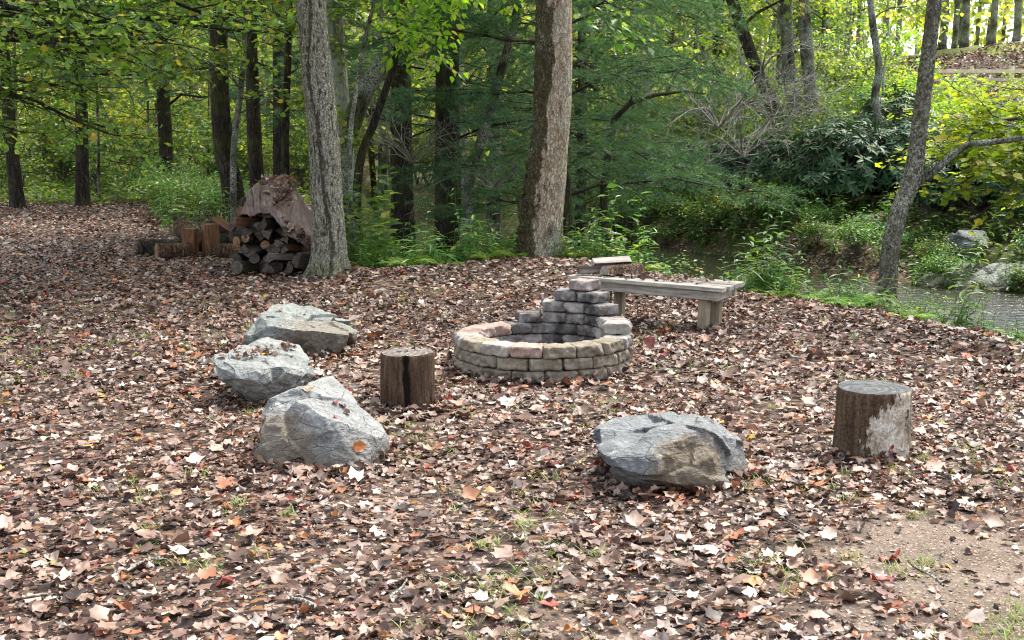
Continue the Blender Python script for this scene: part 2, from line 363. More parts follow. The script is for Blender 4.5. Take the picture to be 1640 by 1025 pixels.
def hero_bark(name, kind):
    m = Mat(name); o1 = m.coord('Object'); oc = m.coord('Object', (1, 1, .2)); g = m.n('NewGeometry'); sx = m.n('SeparateXYZ', {'Vector': o1})
    at = m.n('Attribute', attribute_name='tone').outputs['Fac']
    n1 = m.noise(m.coord('Object', (1, 1, .38)), 22, 9, .72, .8); fine = m.noise(o1, 60, 5, .75); mid = m.noise(o1, 24, 6, .7); big = m.noise(m.coord('Object', (1, 1, .5)), 2.6, 5, .65)
    if kind == 'lichen':       # grey trunk thick with pale crusty lichen, browner at the foot
        a = m.ramp(n1, [(.32, (.10, .09, .065)), (.48, (.30, .275, .21)), (.62, (.52, .50, .40))])
        crust = m.ramp(fine, [(.36, (.09, .085, .055)), (.5, (.33, .33, .25)), (.64, (.54, .54, .44))])
        f = m.math('MULTIPLY', m.ramp(mid, [(.40, 0), (.52, 1)]), m.ramp(sx.outputs[2], [(0.0, .35), (1, .9)]))
        f2 = m.math('MULTIPLY', f, m.ramp(big, [(.3, .35), (.55, 1)])); a = m.mix(f2, a, crust)
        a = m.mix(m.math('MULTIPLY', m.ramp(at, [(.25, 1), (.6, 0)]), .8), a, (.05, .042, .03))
        a = m.mix(m.math('MULTIPLY', m.ramp(sx.outputs[2], [(0, .75), (.35, 0)]), m.ramp(mid, [(.45, 0), (.55, 1)])), a, (.12, .14, .035))
    elif kind == 'peeled':     # left half dark scaly bark, right half smooth tan wood-coloured bark
        sm = m.ramp(n1, [(.34, (.17, .11, .065)), (.45, (.46, .35, .24)), (.60, (.70, .60, .47))]); sm = m.mix(m.math('MULTIPLY', m.ramp(big, [(.48, 0), (.6, 1)]), .7), sm, (.52, .50, .42))
        dk = m.ramp(n1, [(.3, (.03, .022, .014)), (.5, (.12, .09, .05)), (.7, (.27, .23, .15))])
        dk = m.mix(m.math('MULTIPLY', m.ramp(mid, [(.5, 0), (.6, 1)]), .6), dk, (.10, .12, .03))
        dk = m.mix(m.math('MULTIPLY', m.ramp(big, [(.5, 0), (.6, 1)]), m.ramp(fine, [(.5, 0), (.6, .8)])), dk, (.42, .44, .36))
        fac = m.ramp(m.math('ADD', at, m.math('MULTIPLY', m.math('SUBTRACT', mid, .5), .7)), [(.42, 0), (.5, 1)])
        a = m.mix(fac, dk, sm)
    else:                      # slender grey tree with flaky pale patches
        a = m.ramp(n1, [(.3, (.05, .042, .03)), (.5, (.16, .14, .10)), (.7, (.32, .285, .215))])
        f = m.math('MULTIPLY', m.ramp(mid, [(.47, 0), (.54, 1)]), m.ramp(big, [(.33, 0), (.5, .9)])); a = m.mix(f, a, m.ramp(fine, [(.35, (.24, .24, .19)), (.65, (.6, .6, .52))]))
        a = m.mix(m.math('MULTIPLY', m.ramp(fine, [(.5, 0), (.65, 1)]), .4), a, (.13, .14, .03))
    plv = m.mix(.05, m.coord('Object', (1, 1, .4)), m.n('TexNoise', {'Vector': o1, 'Scale': 14.0}).outputs['Color']); pl = m.ramp(m.vor(plv, 30, 'DISTANCE_TO_EDGE'), [(.0, 0), (.14, 1)])
    a = m.mix(m.math('MULTIPLY', m.math('SUBTRACT', 1, pl), .48 if kind == 'peeled' else .3), a, (.035, .028, .018)); a = m.mix(.8, a, m.ramp(fine, [(.36, .4), (.64, 1.5)]), 'MULTIPLY')
    h = m.math('ADD', m.math('ADD', m.math('MULTIPLY', n1, 1.2), m.math('MULTIPLY', pl, .8)), m.math('ADD', fine, m.math('MULTIPLY', mid, 1.2)))
    return m.out(a, .9, m.bump(h, 1.0, .018), .2)

# ---------------------------------------------------------------- GROUND
def axis(a, b, n, fine, c=0.0):
    t = np.linspace(-1, 1, n); s = np.sinh(t * fine) / np.sinh(fine); return np.where(s < 0, c + s * (c - a), c + s * (b - c))
xs = axis(-260, 260, 521, 6.2, 0); ys = axis(-60, 420, 701, 5.2, 9)
XX, YY = np.meshgrid(xs, ys); ZZ = hgt(XX, YY)
def bare(x, y):   # 1 on bare soil
    n = n2(x, y, .9, 31, 4) * .6 + n2(x, y, .28, 32, 3) * .35
    a = 1.1 - (((x - 1.9) / 1.5) ** 2 + ((y - 4.1) / .85) ** 2) ** .5
    b = .72 - (((x - .45) / .75) ** 2 + ((y - 4.35) / .55) ** 2) ** .5
    c = .75 - (((x + .05) / 1.3) ** 2 + ((y - 5.5) / .75) ** 2) ** .5
    d = .5 - (((x - 1.7) / .6) ** 2 + ((y - 5.1) / .4) ** 2) ** .5
    return sstep(np.maximum.reduce([a, b, c * .7, d]) + n * 1.5, .2, 1.0)
def litter_mask(x, y):
    m = 1 - .0 * x
    ye = y_edge(x)
    return m * (1 - sstep(y, ye - .1 + .5 * n2(x, y, .7, 44), ye + .9))
tone = 1.0 - bare(XX, YY) * .95
growth = sstep(YY, y_edge(XX) - .2, y_edge(XX) + 1.2)
left = sstep(-XX / np.maximum(YY, 1), .02, .14) * sstep(YY, 27, 30 + 1.5 * n2(XX, YY, 3, 4)); growth = np.maximum(growth, left)
patchy = sstep(n2(XX, YY, 1.6, 51, 4), -.35, .45)
tone = np.where(growth > 0, tone * (1 - growth) + growth * (1.15 + .85 * patchy), tone)
gr = sstep(XX / np.maximum(YY, 5), .14, .26) * sstep(YY + 2.0 * n2(XX, YY, 5, 19), 48.5, 50); tone = tone * (1 - gr) + (2.35 + .6 * patchy) * gr
cut = sstep(XX / np.maximum(YY, 5) + .03 * n2(XX, YY, 3, 23), .24, .30) * sstep(YY, 38, 41) * (1 - sstep(YY + 2.0 * n2(XX, YY, 5, 19), 48.5, 50)); tone = tone * (1 - cut) + (.75 + .9 * patchy) * cut  # cut bank: its shade is put into the tone with moss colour
g = Geo(); ny, nx = XX.shape
i = np.arange(ny - 1)[:, None]; j = np.arange(nx - 1)[None, :]
F = np.stack([i * nx + j, i * nx + j + 1, (i + 1) * nx + j + 1, (i + 1) * nx + j], -1).reshape(-1, 4)
g.add(np.stack([XX, YY, ZZ], -1), F, 0, tone.ravel())
ground = tag(link('ground', g.mesh('ground', M_ground, True)), 'leaf strewn forest clearing floor', None, None, 'structure')

# water
m = Mat('creek_water'); oc = m.coord('Object')
hw = m.math('ADD', m.noise(m.coord('Object', (.5, 1.6, 1)), 5, 4), m.math('MULTIPLY', m.noise(m.coord('Object', (.6, 2, 1)), 22, 3), .35))
m.out((.022, .022, .013), .10, m.bump(hw, .55, .05), .8); M_water = m.m
g = Geo(); wx = np.linspace(-45, 40, 80); a = [];
lo = y_edge(wx) + .3; hi = y_far(wx) + 1.2
V = np.concatenate([np.stack([wx, lo, wx * 0 + WATER], -1), np.stack([wx, hi, wx * 0 + WATER], -1)])
k = np.arange(79); g.add(V, np.stack([k, k + 1, k + 81, k + 80], -1))
tag(link('creek_water', g.mesh('creek_water', M_water, True)), 'shallow dark creek behind the clearing', None, None, 'structure')

# ---------------------------------------------------------------- fallen leaves
def litter():
    g = Geo(); ov = [dead_oval(i, cu) for i, cu in enumerate((-.9, -.4, .5, 1.1, .2, 1.7, -1.3))]
    mp = [maple(i, cu) for i, cu in enumerate((-.35, .25, .5, -.55, .8))]
    quads = [(np.array([(0, 0, 0), (.3, .5, .1 * s), (0, 1, .05), (-.33, .45, .13 * s)], float), np.array([(0, 1, 2), (0, 2, 3)])) for s in (1, -1, 2)]
    pent = [(np.array([(0, 0, 0), (.33, .35, .12 * s), (.2, .9, .0), (-.2, .95, .1), (-.36, .4, .1 * s), (0, .5, -.05 * s)], float), np.array([(5, 0, 1), (5, 1, 2), (5, 2, 3), (5, 3, 4), (5, 4, 0)])) for s in (1, -1, 2, -2)]
    def band(y0, y1, dens, tpls, probs, size, x_lim=None, tilt=.36):
        half = lambda y: .43 * y + 1.3
        n = int(dens * (half((y0 + y1) / 2) * 2) * (y1 - y0))
        y = y0 + (y1 - y0) * rng.random(n); x = (rng.random(n) * 2 - 1) * half(y1)
        keep = np.abs(x) < half(y)
        if x_lim: keep &= (x > x_lim[0]) & (x < x_lim[1])
        pm = litter_mask(x, y) * np.clip(1.04 - bare(x, y) * .80, 0.05, 1) * (.66 + .5 * n2(x, y, .45, 61, 3))
        keep &= rng.random(n) < pm; x = x[keep]; y = y[keep]; n = len(x)
        z = hgt(x, y) + .004 + rng.random(n) ** 2 * .028 * np.clip(1.15 - bare(x, y), 0, 1)
        az = rng.random(n) * 6.283; A = np.stack([np.cos(az), np.sin(az), rng.normal(0, tilt * .55, n)], -1)
        N = np.stack([rng.normal(0, tilt, n), rng.normal(0, tilt, n), np.ones(n)], -1)
        fl = rng.random(n) < .12; N[fl] += rng.normal(0, .8, (fl.sum(), 3)); 
        k = rng.choice(len(tpls), n, p=probs); s = size[0] * np.exp(rng.normal(0, size[1], n))
        for q, tp in enumerate(tpls):
            w_ = k == q; N[w_] = N[w_] * ([.55, .55, 1] if len(tp[0]) == 15 else [1, 1, 1]); sz = s[w_] * (1.2 if len(tp[0]) == 15 else 1)
            scatter(g, np.stack([x, y, z], -1)[w_] - A[w_] * (sz * .5)[:, None] * np.array([1, 1, 0]), A[w_], N[w_], sz, tp)
    allt = ov + mp; pr = np.array([.105] * 7 + [.055] * 5); pr /= pr.sum()
    band(2.2, 7.5, 1550, allt, pr, (.034, .34))
    band(7.5, 12, 950, allt, pr, (.045, .28))
    band(12, 18, 620, pent, [.25] * 4, (.055, .25))
    band(18, 33, 330, quads, [1 / 3] * 3, (.075, .2), (-16, 2.5))
    # bigger fresh leaves lying on top, curled
    n = 260; y = 2.6 + 14 * rng.random(n) ** 1.3; x = (rng.random(n) * 2 - 1) * (.42 * y + .6)
    kp = (litter_mask(x, y) > .5); x = x[kp]; y = y[kp]; n = len(x)
    az = rng.random(n) * 6.28; A = np.stack([np.cos(az), np.sin(az), rng.normal(0, .25, n)], -1); N = np.stack([rng.normal(0, .25, n), rng.normal(-.1, .25, n), np.ones(n)], -1)
    k = rng.integers(0, 5, n)
    for q in range(5):
        w_ = k == q; scatter(g, np.stack([x, y, hgt(x, y) + .035], -1)[w_], A[w_], N[w_], rng.uniform(.055, .088, w_.sum()), mp[q])
    # litter on the far gravel bar and banks
    n = 9000; x = rng.uniform(-1, 13, n); y = rng.uniform(15, 27, n); z = hgt(x, y); kp = (z > WATER + .02) & (y > y_far(x) - 1.2); x, y, z = x[kp], y[kp], z[kp]; n = len(x)
    A = rng.normal(0, 1, (n, 3)) * [1, 1, .2]; N = rng.normal(0, .4, (n, 3)) + [0, 0, 1]
    scatter(g, np.stack([x, y, z + .02], -1), A, N, rng.uniform(.07, .12, n), quads[0])
    n = 9000; y = rng.uniform(36, 54, n); x = y * rng.uniform(.24, .44, n); A = rng.normal(0, 1, (n, 3)) * [1, 1, .3]; N = rng.normal(0, .5, (n, 3)) + [0, 0, 1]
    scatter(g, np.stack([x, y, hgt(x, y) + .03], -1), A, N, rng.uniform(.10, .2, n), quads[2])
    n = 26000; y = rng.uniform(2.3, 7.5, n); x = rng.uniform(-1, 1, n) * (.43 * y + .8); A = rng.normal(0, 1, (n, 3)) * [1, 1, .2]; N = rng.normal(0, .35, (n, 3)) + [0, 0, 1]
    scatter(g, np.stack([x, y, hgt(x, y) + .004], -1), A, N, rng.uniform(.006, .018, n), quads[1])
    o = link('fallen_leaves', g.mesh('fallen_leaves', M_litter, True)); tag(o, 'carpet of brown and russet fallen leaves over the clearing', 'leaf litter', None, 'stuff')
litter()

def tufts(name, n, xy, hts, mat, label, cat, blades=14, wid=.5, dens=None):
    g = Geo(); xs_, ys_ = xy(n); k = len(xs_)
    for b in range(blades):
        bx = xs_ + rng.normal(0, .025, k); by = ys_ + rng.normal(0, .025, k); az = rng.random(k) * 6.28
        A = np.stack([np.cos(az) * .6, np.sin(az) * .6, np.ones(k)], -1); N = np.stack([np.cos(az), np.sin(az), np.full(k, .2)], -1)
        scatter(g, np.stack([bx, by, hgt(bx, by) - .003], -1), A, -N + rng.normal(0, .1, (k, 3)), hts * rng.uniform(.4, 1.2, k), L_BLADE)
    tag(link(name, g.mesh(name, mat)), label, cat, None, 'stuff')
def xy_clear(n):
    y = 3.2 + 9 * rng.random(n); x = (rng.random(n) * 2 - 1) * (.42 * y + .5); q = n2(x, y, .55, 71, 3); k = q > .25
    return x[k], y[k]
M_grass = leafmat('grass_blades', [(0, (.10, .19, .04)), (.6, (.19, .28, .07)), (1, (.38, .36, .16))], .3, .5)
tufts('grass_tufts', 2600, xy_clear, .055, M_grass, 'sparse short grass poking through the fallen leaves', 'grass')

# ---------------------------------------------------------------- rocks
def rock_mesh(name, verts, mat, voxel=.009, chips=40, seed=0, chipd=.03, nz=.012, sinkz=None, origin=None, strata=(0, 0, 1), facet=.62):
    bm = bmesh.new()
    o = Vector(origin); vs = [bm.verts.new(Vector(v) - o) for v in verts]
    bmesh.ops.convex_hull(bm, input=vs)
    for v in [v for v in bm.verts if not v.link_faces]: bm.verts.remove(v)
    bmesh.ops.triangulate(bm, faces=bm.faces); bmesh.ops.recalc_face_normals(bm, faces=bm.faces)
    me = bpy.data.meshes.new(name); bm.to_mesh(me); bm.free()
    ob = bpy.data.objects.new('tmp', me); C.objects.link(ob)
    md = ob.modifiers.new('r', 'REMESH'); md.mode = 'VOXEL'; md.voxel_size = voxel
    dg = bpy.context.evaluated_depsgraph_get(); me2 = bpy.data.meshes.new_from_object(ob.evaluated_get(dg)); bpy.data.objects.remove(ob)
    n = len(me2.vertices); V = np.zeros(n * 3); me2.vertices.foreach_get('co', V); V = V.reshape(-1, 3)
    r_ = np.random.default_rng(seed); c = V.mean(0)
    for k in range(chips):
        q = V[r_.integers(n)]; nn = unit((q - c) * r_.uniform(.4, 1.9, 3) + r_.normal(0, .16, 3)); d = (V @ nn).max() - r_.uniform(.15, 1) * chipd
        ex = np.maximum(V @ nn - d, 0); V = V - ex[:, None] * nn
    nn = unit(V - c)
    s = np.array(strata, float); s /= np.linalg.norm(s)
    warp = fbm(V * 5, 3, seed + 5) * .05
    lay = vn(np.stack([(V @ s + warp) * 38, V[:, 0] * 2, V[:, 1] * 2], -1), seed + 8)
    ext = V.max(0) - V.min(0); sc_ = ext.max(); ns_ = 46; sd_ = V[r_.integers(0, n, ns_)] + r_.normal(0, .02 * sc_, (ns_, 3)); tl = r_.normal(0, .30, (ns_, 3)); D = np.linalg.norm((V[:, None] - sd_[None]) * [1, 1, 1.35], axis=2) * r_.uniform(.8, 1.25, ns_)
    wt = np.exp(-(D - D.min(1, keepdims=True)) / (.005 * sc_)); hk = np.einsum('nkj,kj->nk', V[:, None] - sd_[None], tl) + r_.normal(0, .025 * sc_, ns_); cell = (wt * hk).sum(1) / wt.sum(1)
    cell = np.clip(cell, -.07 * sc_, .035 * sc_)
    d = facet * cell + nz * .35 * fbm(V * 12, 3, seed + 2) + nz * .22 * lay + nz * .30 * fbm(V * 42, 3, seed + 4)
    V = V + nn * (d - nz)[:, None]
    me2.vertices.foreach_set('co', V.astype(np.float32).ravel()); me2.polygons.foreach_set('use_smooth', np.zeros(len(me2.polygons), bool))
    me2.materials.clear(); me2.materials.append(mat); me2.update(); me2.name = name
    return me2
def rock_mat(name, base, dark, vein, brown=0.0, side=(0, 0, 1), seed=0, brown_at=None):
    m = Mat(name); oc = m.coord('Object'); og = m.coord('Object', (1, 1, 1), (seed, seed * .7, .3))
    st = m.n('Mapping', {'Vector': oc, 'Scale': (2.0, 2.6, 6), 'Rotation': (R(25) + seed * .3, R(-28), 0)}).outputs[0]
    n1 = m.noise(st, 3.2, 9, .68, 1.6); n2_ = m.noise(oc, 9, 8, .7); fine = m.noise(oc, 70, 5, .75)
    a = m.ramp(n1, [(.30, dark), (.42, base), (.56, base), (.70, vein)])
    a = m.mix(.5, a, m.ramp(n2_, [(.34, .5), (.64, 1.4)]), 'MULTIPLY'); a = m.mix(.7, a, m.ramp(fine, [(.36, .6), (.66, 1.4)]), 'MULTIPLY')
    if brown_at is not None:
        pos = m.n('VectorMath', {0: oc, 1: brown_at[0]}, operation='SUBTRACT').outputs[0]
        ln = m.n('VectorMath', {0: pos}, operation='LENGTH').outputs['Value']
        f = m.ramp(m.math('ADD', ln, m.math('MULTIPLY', m.math('SUBTRACT', n2_, .5), .25)), [(brown_at[1] * .7, brown), (brown_at[1] * 1.05, 0)])
        a = m.mix(f, a, m.ramp(fine, [(.3, (.085, .062, .038)), (.7, (.23, .18, .115))]))
    wv = m.mix(.35, st, m.n('TexNoise', {'Vector': oc, 'Scale': 2.5}).outputs['Color']); cr = m.vor(wv, 3.0, 'DISTANCE_TO_EDGE')
    lines = m.ramp(cr, [(0, 1), (.018, 0)]); a = m.mix(m.math('MULTIPLY', lines, m.math('GREATER_THAN', n2_, .5)), a, tuple(c * .3 for c in dark))
    # dark brown low on the rock, fading out higher up
    sz = m.n('SeparateXYZ', {'Vector': oc}).outputs[2]
    f = m.ramp(m.math('ADD', sz, m.math('MULTIPLY', m.math('SUBTRACT', n2_, .5), .25)), [(-.02, .85), (.16, 0)])
    a = m.mix(f, a, (.075, .058, .040))
    h = m.math('ADD', m.math('ADD', m.math('MULTIPLY', n1, 1.6), n2_), m.math('ADD', m.math('MULTIPLY', fine, .6), m.math('MULTIPLY', m.ramp(cr, [(0, 0), (.02, 1)]), .25)))
    return m.out(a, .62, m.bump(h, 1.0, .010), .4)
GREY = ((.20, .205, .20), (.06, .062, .06), (.40, .41, .40))
M_r1 = rock_mat('grey_slab_rock', GREY[0], GREY[1], GREY[2], .75, seed=.2, brown_at=((-.25, .08, .08), .24))
M_r2 = rock_mat('grey_green_rock', (.19, .20, .19), (.06, .064, .058), (.38, .39, .37), .5, seed=1.3, brown_at=((-.05, .02, .02), .24))
M_r3 = rock_mat('grey_green_rock_two', (.19, .205, .19), (.055, .06, .055), (.38, .40, .37), .6, seed=2.1, brown_at=((.10, .0, .05), .34))
M_r4 = rock_mat('blue_grey_rock', (.135, .145, .15), (.035, .038, .04), (.38, .39, .38), .95, seed=3.2, brown_at=((.03, -.02, .11), .20))
def boulder(name, pts, base, mat, label, **kw):
    b = G(*base); b.z = H(b.x, b.y)
    V = [P(*p) for p in pts]
    me = rock_mesh(name, V, mat, origin=b, **kw)
    return tag(link(name, me, None, b), label, 'boulder', 'boulders set round the fire pit')
boulder('boulder', [(470, 620, 6.15), (500, 607, 6.3), (533, 603, 6.42), (588, 655, 6.25), (624, 700, 6.02), (627, 735, 5.95), (620, 747, 5.9), (600, 700, 5.86), (520, 662, 5.82), (468, 640, 5.92),
    (428, 642, 6.05), (414, 690, 5.85), (409, 735, 5.82), (440, 762, 5.70), (520, 775, 5.66), (590, 765, 5.72), (450, 640, 6.5), (560, 640, 6.6), (612, 700, 6.45), (420, 720, 6.4), (500, 792, 5.75), (430, 780, 5.8), (585, 780, 5.8), (610, 748, 6.4)],
    (515, 750), M_r1, 'large pale boulder with broad sloping top, nearest of three on the left', seed=11, chips=14, chipd=.045, strata=(.3, .2, 1), nz=.014)
boulder('boulder', [(332, 575, 7.25), (340, 560, 7.45), (386, 546, 7.75), (432, 538, 7.9), (482, 549, 7.85), (500, 575, 7.6), (505, 602, 7.4), (338, 592, 7.12), (400, 610, 7.02), (455, 588, 7.1), (492, 598, 7.2),
    (388, 634, 7.18), (415, 645, 7.1), (440, 640, 7.15), (478, 632, 7.2), (356, 612, 7.2), (395, 655, 7.3), (450, 655, 7.3), (500, 625, 7.5), (420, 640, 7.8), (480, 630, 7.8)],
    (425, 636), M_r2, 'pale boulder with a puddle of leaves in its top, middle of the left three', seed=23, chips=14, chipd=.045, nz=.013, strata=(.5, 0, 1))
boulder('boulder', [(378, 548, 8.75), (398, 515, 8.9), (415, 503, 8.9), (432, 489, 9.15), (470, 483, 9.3), (522, 495, 9.25), (562, 512, 9.1), (577, 528, 9.0), (572, 545, 8.95), (425, 520, 8.62), (500, 532, 8.5), (560, 538, 8.7),
    (562, 562, 8.85), (520, 576, 8.62), (470, 565, 8.6), (430, 555, 8.65), (392, 560, 8.75), (520, 585, 8.9), (440, 580, 8.9), (400, 570, 9.1), (560, 560, 9.3), (450, 540, 9.5)],
    (490, 572), M_r3, 'grey green boulder with a dark front face, farthest of the three on the left', seed=37, chips=14, chipd=.045, nz=.014, strata=(-.3, .1, 1))
boulder('boulder', [(948, 700, 5.55), (955, 680, 5.65), (985, 668, 5.75), (1042, 670, 5.80), (1085, 662, 5.85), (1116, 657, 5.80), (1152, 678, 5.72), (1188, 705, 5.68), (1200, 748, 5.62), (1199, 786, 5.55), (1186, 792, 5.45),
    (958, 722, 5.42), (1075, 735, 5.32), (1118, 700, 5.36), (1132, 696, 5.36), (1165, 792, 5.33), (1100, 795, 5.26), (1020, 786, 5.27), (978, 735, 5.33), (1045, 728, 5.32),
    (985, 745, 5.6), (1010, 800, 5.5), (1150, 805, 5.5), (960, 700, 6.0), (1060, 680, 6.2), (1150, 700, 6.15), (1190, 770, 6.0), (1020, 760, 6.0)],
    (1095, 785), M_r4, 'blue grey boulder with a brown front facet, standing alone beside the peeling stump', seed=48, chips=14, chipd=.045, nz=.012, strata=(.2, .3, 1))

# ---------------------------------------------------------------- stumps
def cyl_grid(R0, hgt_, ns, nr, prof, noise):
    th = np.linspace(0, 2 * math.pi, ns, endpoint=False); zz = np.linspace(0, hgt_, nr)
    TH, Z = np.meshgrid(th, zz); r = R0 * prof(TH, Z) + noise(TH, Z)
    V = np.stack([r * np.cos(TH), r * np.sin(TH), Z], -1)
    i = np.arange(nr - 1)[:, None]; j = np.arange(ns)[None]; j2 = (j + 1) % ns
    F = np.stack([i * ns + j, i * ns + j2, (i + 1) * ns + j2, (i + 1) * ns + j], -1).reshape(-1, 4)
    return V, F
def cyl_noise(TH, Z, R0, fs, fz, oct=4, seed=0):
    return fbm(np.stack([np.cos(TH) * fs, np.sin(TH) * fs, Z * fz], -1), oct, seed)
m = Mat('weathered_stump_wood'); oc = m.coord('Object'); sx = m.n('SeparateXYZ', {'Vector': oc}); og = m.coord('Object', (1, 1, .12))
n1 = m.noise(og, 26, 8, .7, .5); mid = m.noise(oc, 8, 8, .72, .4); fine = m.noise(oc, 70, 5, .7)
a = m.ramp(n1, [(.3, (.028, .017, .010)), (.5, (.085, .055, .033)), (.7, (.18, .125, .08))])
px = m.math('SUBTRACT', 1, m.math('MULTIPLY', m.math('ABSOLUTE', m.math('SUBTRACT', sx.outputs[0], .035)), 7.5))
hz = m.math('SUBTRACT', m.math('ADD', m.math('MULTIPLY', sx.outputs[0], 1.1), .30), sx.outputs[2])
pf = m.math('MINIMUM', px, m.math('MULTIPLY', hz, 7)); pf = m.math('ADD', pf, m.math('MULTIPLY', m.math('SUBTRACT', m.noise(m.coord('Object', (1, 1, .35)), 22, 6, .75), .5), 2.4))
a = m.mix(m.ramp(pf, [(.12, 0), (.2, .95)]), a, m.ramp(mid, [(.36, (.20, .15, .10)), (.46, (.42, .35, .27)), (.56, (.58, .53, .45)), (.68, (.66, .65, .60))]))
a = m.mix(m.ramp(sx.outputs[0], [(.13, 0), (.16, .8)]), a, m.ramp(n1, [(.3, (.12, .09, .06)), (.7, (.42, .37, .30))]))
a = m.mix(.85, a, m.ramp(fine, [(.35, .4), (.65, 1.5)]), 'MULTIPLY')
M_stump1 = m.out(a, .85, m.bump(m.math('ADD', m.math('MULTIPLY', n1, 1.5), m.math('ADD', fine, m.math('MULTIPLY', m.ramp(pf, [(.12, 0), (.2, 1)]), .8))), 1, .008), .2)
m = Mat('dark_stump_bark'); oc = m.coord('Object'); og = m.coord('Object', (1, 1, .15)); n1 = m.noise(og, 30, 8, .75, .7); fine = m.noise(oc, 80, 5, .7); sx = m.n('SeparateXYZ', {'Vector': oc})
a = m.ramp(n1, [(.28, (.02, .013, .009)), (.48, (.085, .052, .033)), (.62, (.17, .11, .07)), (.75, (.26, .21, .16))]); a = m.mix(.7, a, m.ramp(fine, [(.3, .5), (.7, 1.5)]), 'MULTIPLY')
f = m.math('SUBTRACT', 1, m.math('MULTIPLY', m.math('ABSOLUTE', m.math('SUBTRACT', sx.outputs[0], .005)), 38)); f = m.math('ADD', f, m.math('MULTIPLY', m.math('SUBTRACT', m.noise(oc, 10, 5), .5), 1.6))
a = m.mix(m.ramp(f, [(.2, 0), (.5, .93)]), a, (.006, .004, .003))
M_stump2 = m.out(a, .9, m.bump(m.math('ADD', m.math('MULTIPLY', n1, 2), fine), 1, .012), .2)
def cut_mat(name, c0, c1, c2, rs=60):
    m = Mat(name); oc = m.coord('Object'); wv = m.mix(.08, oc, m.n('TexNoise', {'Vector': oc, 'Scale': 5.0}).outputs['Color'])
    wn_ = m.n('TexWave', {'Vector': wv, 'Scale': rs / 6.28, 'Distortion': 1.5, 'Detail': 3.0}, wave_type='RINGS', rings_direction='Z')
    f = m.math('ADD', m.math('MULTIPLY', wn_.outputs['Fac'], .16), m.math('MULTIPLY', m.noise(oc, 14, 8, .7), .95))
    a = m.ramp(f, [(.3, c0), (.52, c1), (.8, c2)]); sp_ = m.noise(oc, 90, 4, .7)
    ax = m.n('VectorMath', {0: oc}, operation='NORMALIZE').outputs[0]; crk = m.noise(m.n('Mapping', {'Vector': ax, 'Scale': (6, 6, .5)}).outputs[0], 2, 2)
    a = m.mix(m.ramp(crk, [(.64, 0), (.67, .8)]), a, tuple(c * .4 for c in c0))
    a = m.mix(.6, a, m.ramp(sp_, [(.3, .6), (.7, 1.4)]), 'MULTIPLY')
    return m.out(a, .8, m.bump(m.math('ADD', f, sp_), .8, .006), .3)
M_top1 = cut_mat('grey_cut_top', (.014, .016, .018), (.05, .054, .057), (.14, .14, .14))
M_top2 = cut_mat('dark_cut_top', (.04, .032, .026), (.12, .10, .085), (.26, .235, .21))
def stump(label, base, R0, h, mside, mtop, seed, groove=0, tilt=(0, 0)):
    b = G(*base); b.z = H(b.x, b.y) - .02
    e = empty('stump', b, 0, label, 'stump'); e.rotation_euler = (tilt[0], tilt[1], 0)
    prof = lambda TH, Z: 1 + .03 * np.cos(2 * TH + seed) + .02 * np.cos(3 * TH + 1) + .05 * np.exp(-Z / .05)
    def noise(TH, Z):
        r = .006 * cyl_noise(TH, Z, R0, 2.5, 3, 4, seed) + .004 * cyl_noise(TH, Z, R0, 14, 2.5, 4, seed + 3)
        if groove:
            d = ((TH - (-math.pi / 2 + .05 + .06 * np.sin(Z * 14)) + math.pi) % (2 * math.pi)) - math.pi
            r = r - groove * np.exp(-(d / .13) ** 2) + .01 * np.exp(-((d - .3) / .2) ** 2)
            r = r + .005 * cyl_noise(TH, Z, R0, 20, 6, 3, seed + 9)
        return r - .006 * sstep(Z, h - .012, h)
    V, F = cyl_grid(R0, h, 150, 44, prof, noise); g = Geo(); g.add(V.reshape(-1, 3), F)
    link('bark', g.mesh('stump_side', mside, True), e)
    ring = V[-1]; g = Geo(); n = len(ring); vs = [np.array([[0, 0, h]])]
    for k, q in enumerate((.2, .45, .7, .9, 1.0)):
        rr = ring * [q, q, 1]; rr = rr + [0, 0, .001]; rr[:, 2] += .004 * n2(rr[:, 0], rr[:, 1], .06, seed) * (q < 1) - (.001 if q == 1 else 0); vs.append(rr)
    vv = np.concatenate(vs); g.add(vv, [[0, 1 + i, 1 + (i + 1) % n] for i in range(n)])
    jj = np.arange(n)
    for k in range(4): g.addf(np.stack([1 + k * n + jj, 1 + (k + 1) * n + jj, 1 + (k + 1) * n + (jj + 1) % n, 1 + k * n + (jj + 1) % n], -1), 0)
    link('cut_top', g.mesh('stump_top', mtop, True), e); return e
stump('thick grey topped log stump with white peeling patch on its side', (1394, 733), .181, .345, M_stump1, M_top1, 3)
stump('dark brown split log stump with leaves on top, between boulders and fire pit', (654, 647), .150, .335, M_stump2, M_top2, 6, .022, (R(1.5), R(-.8)))

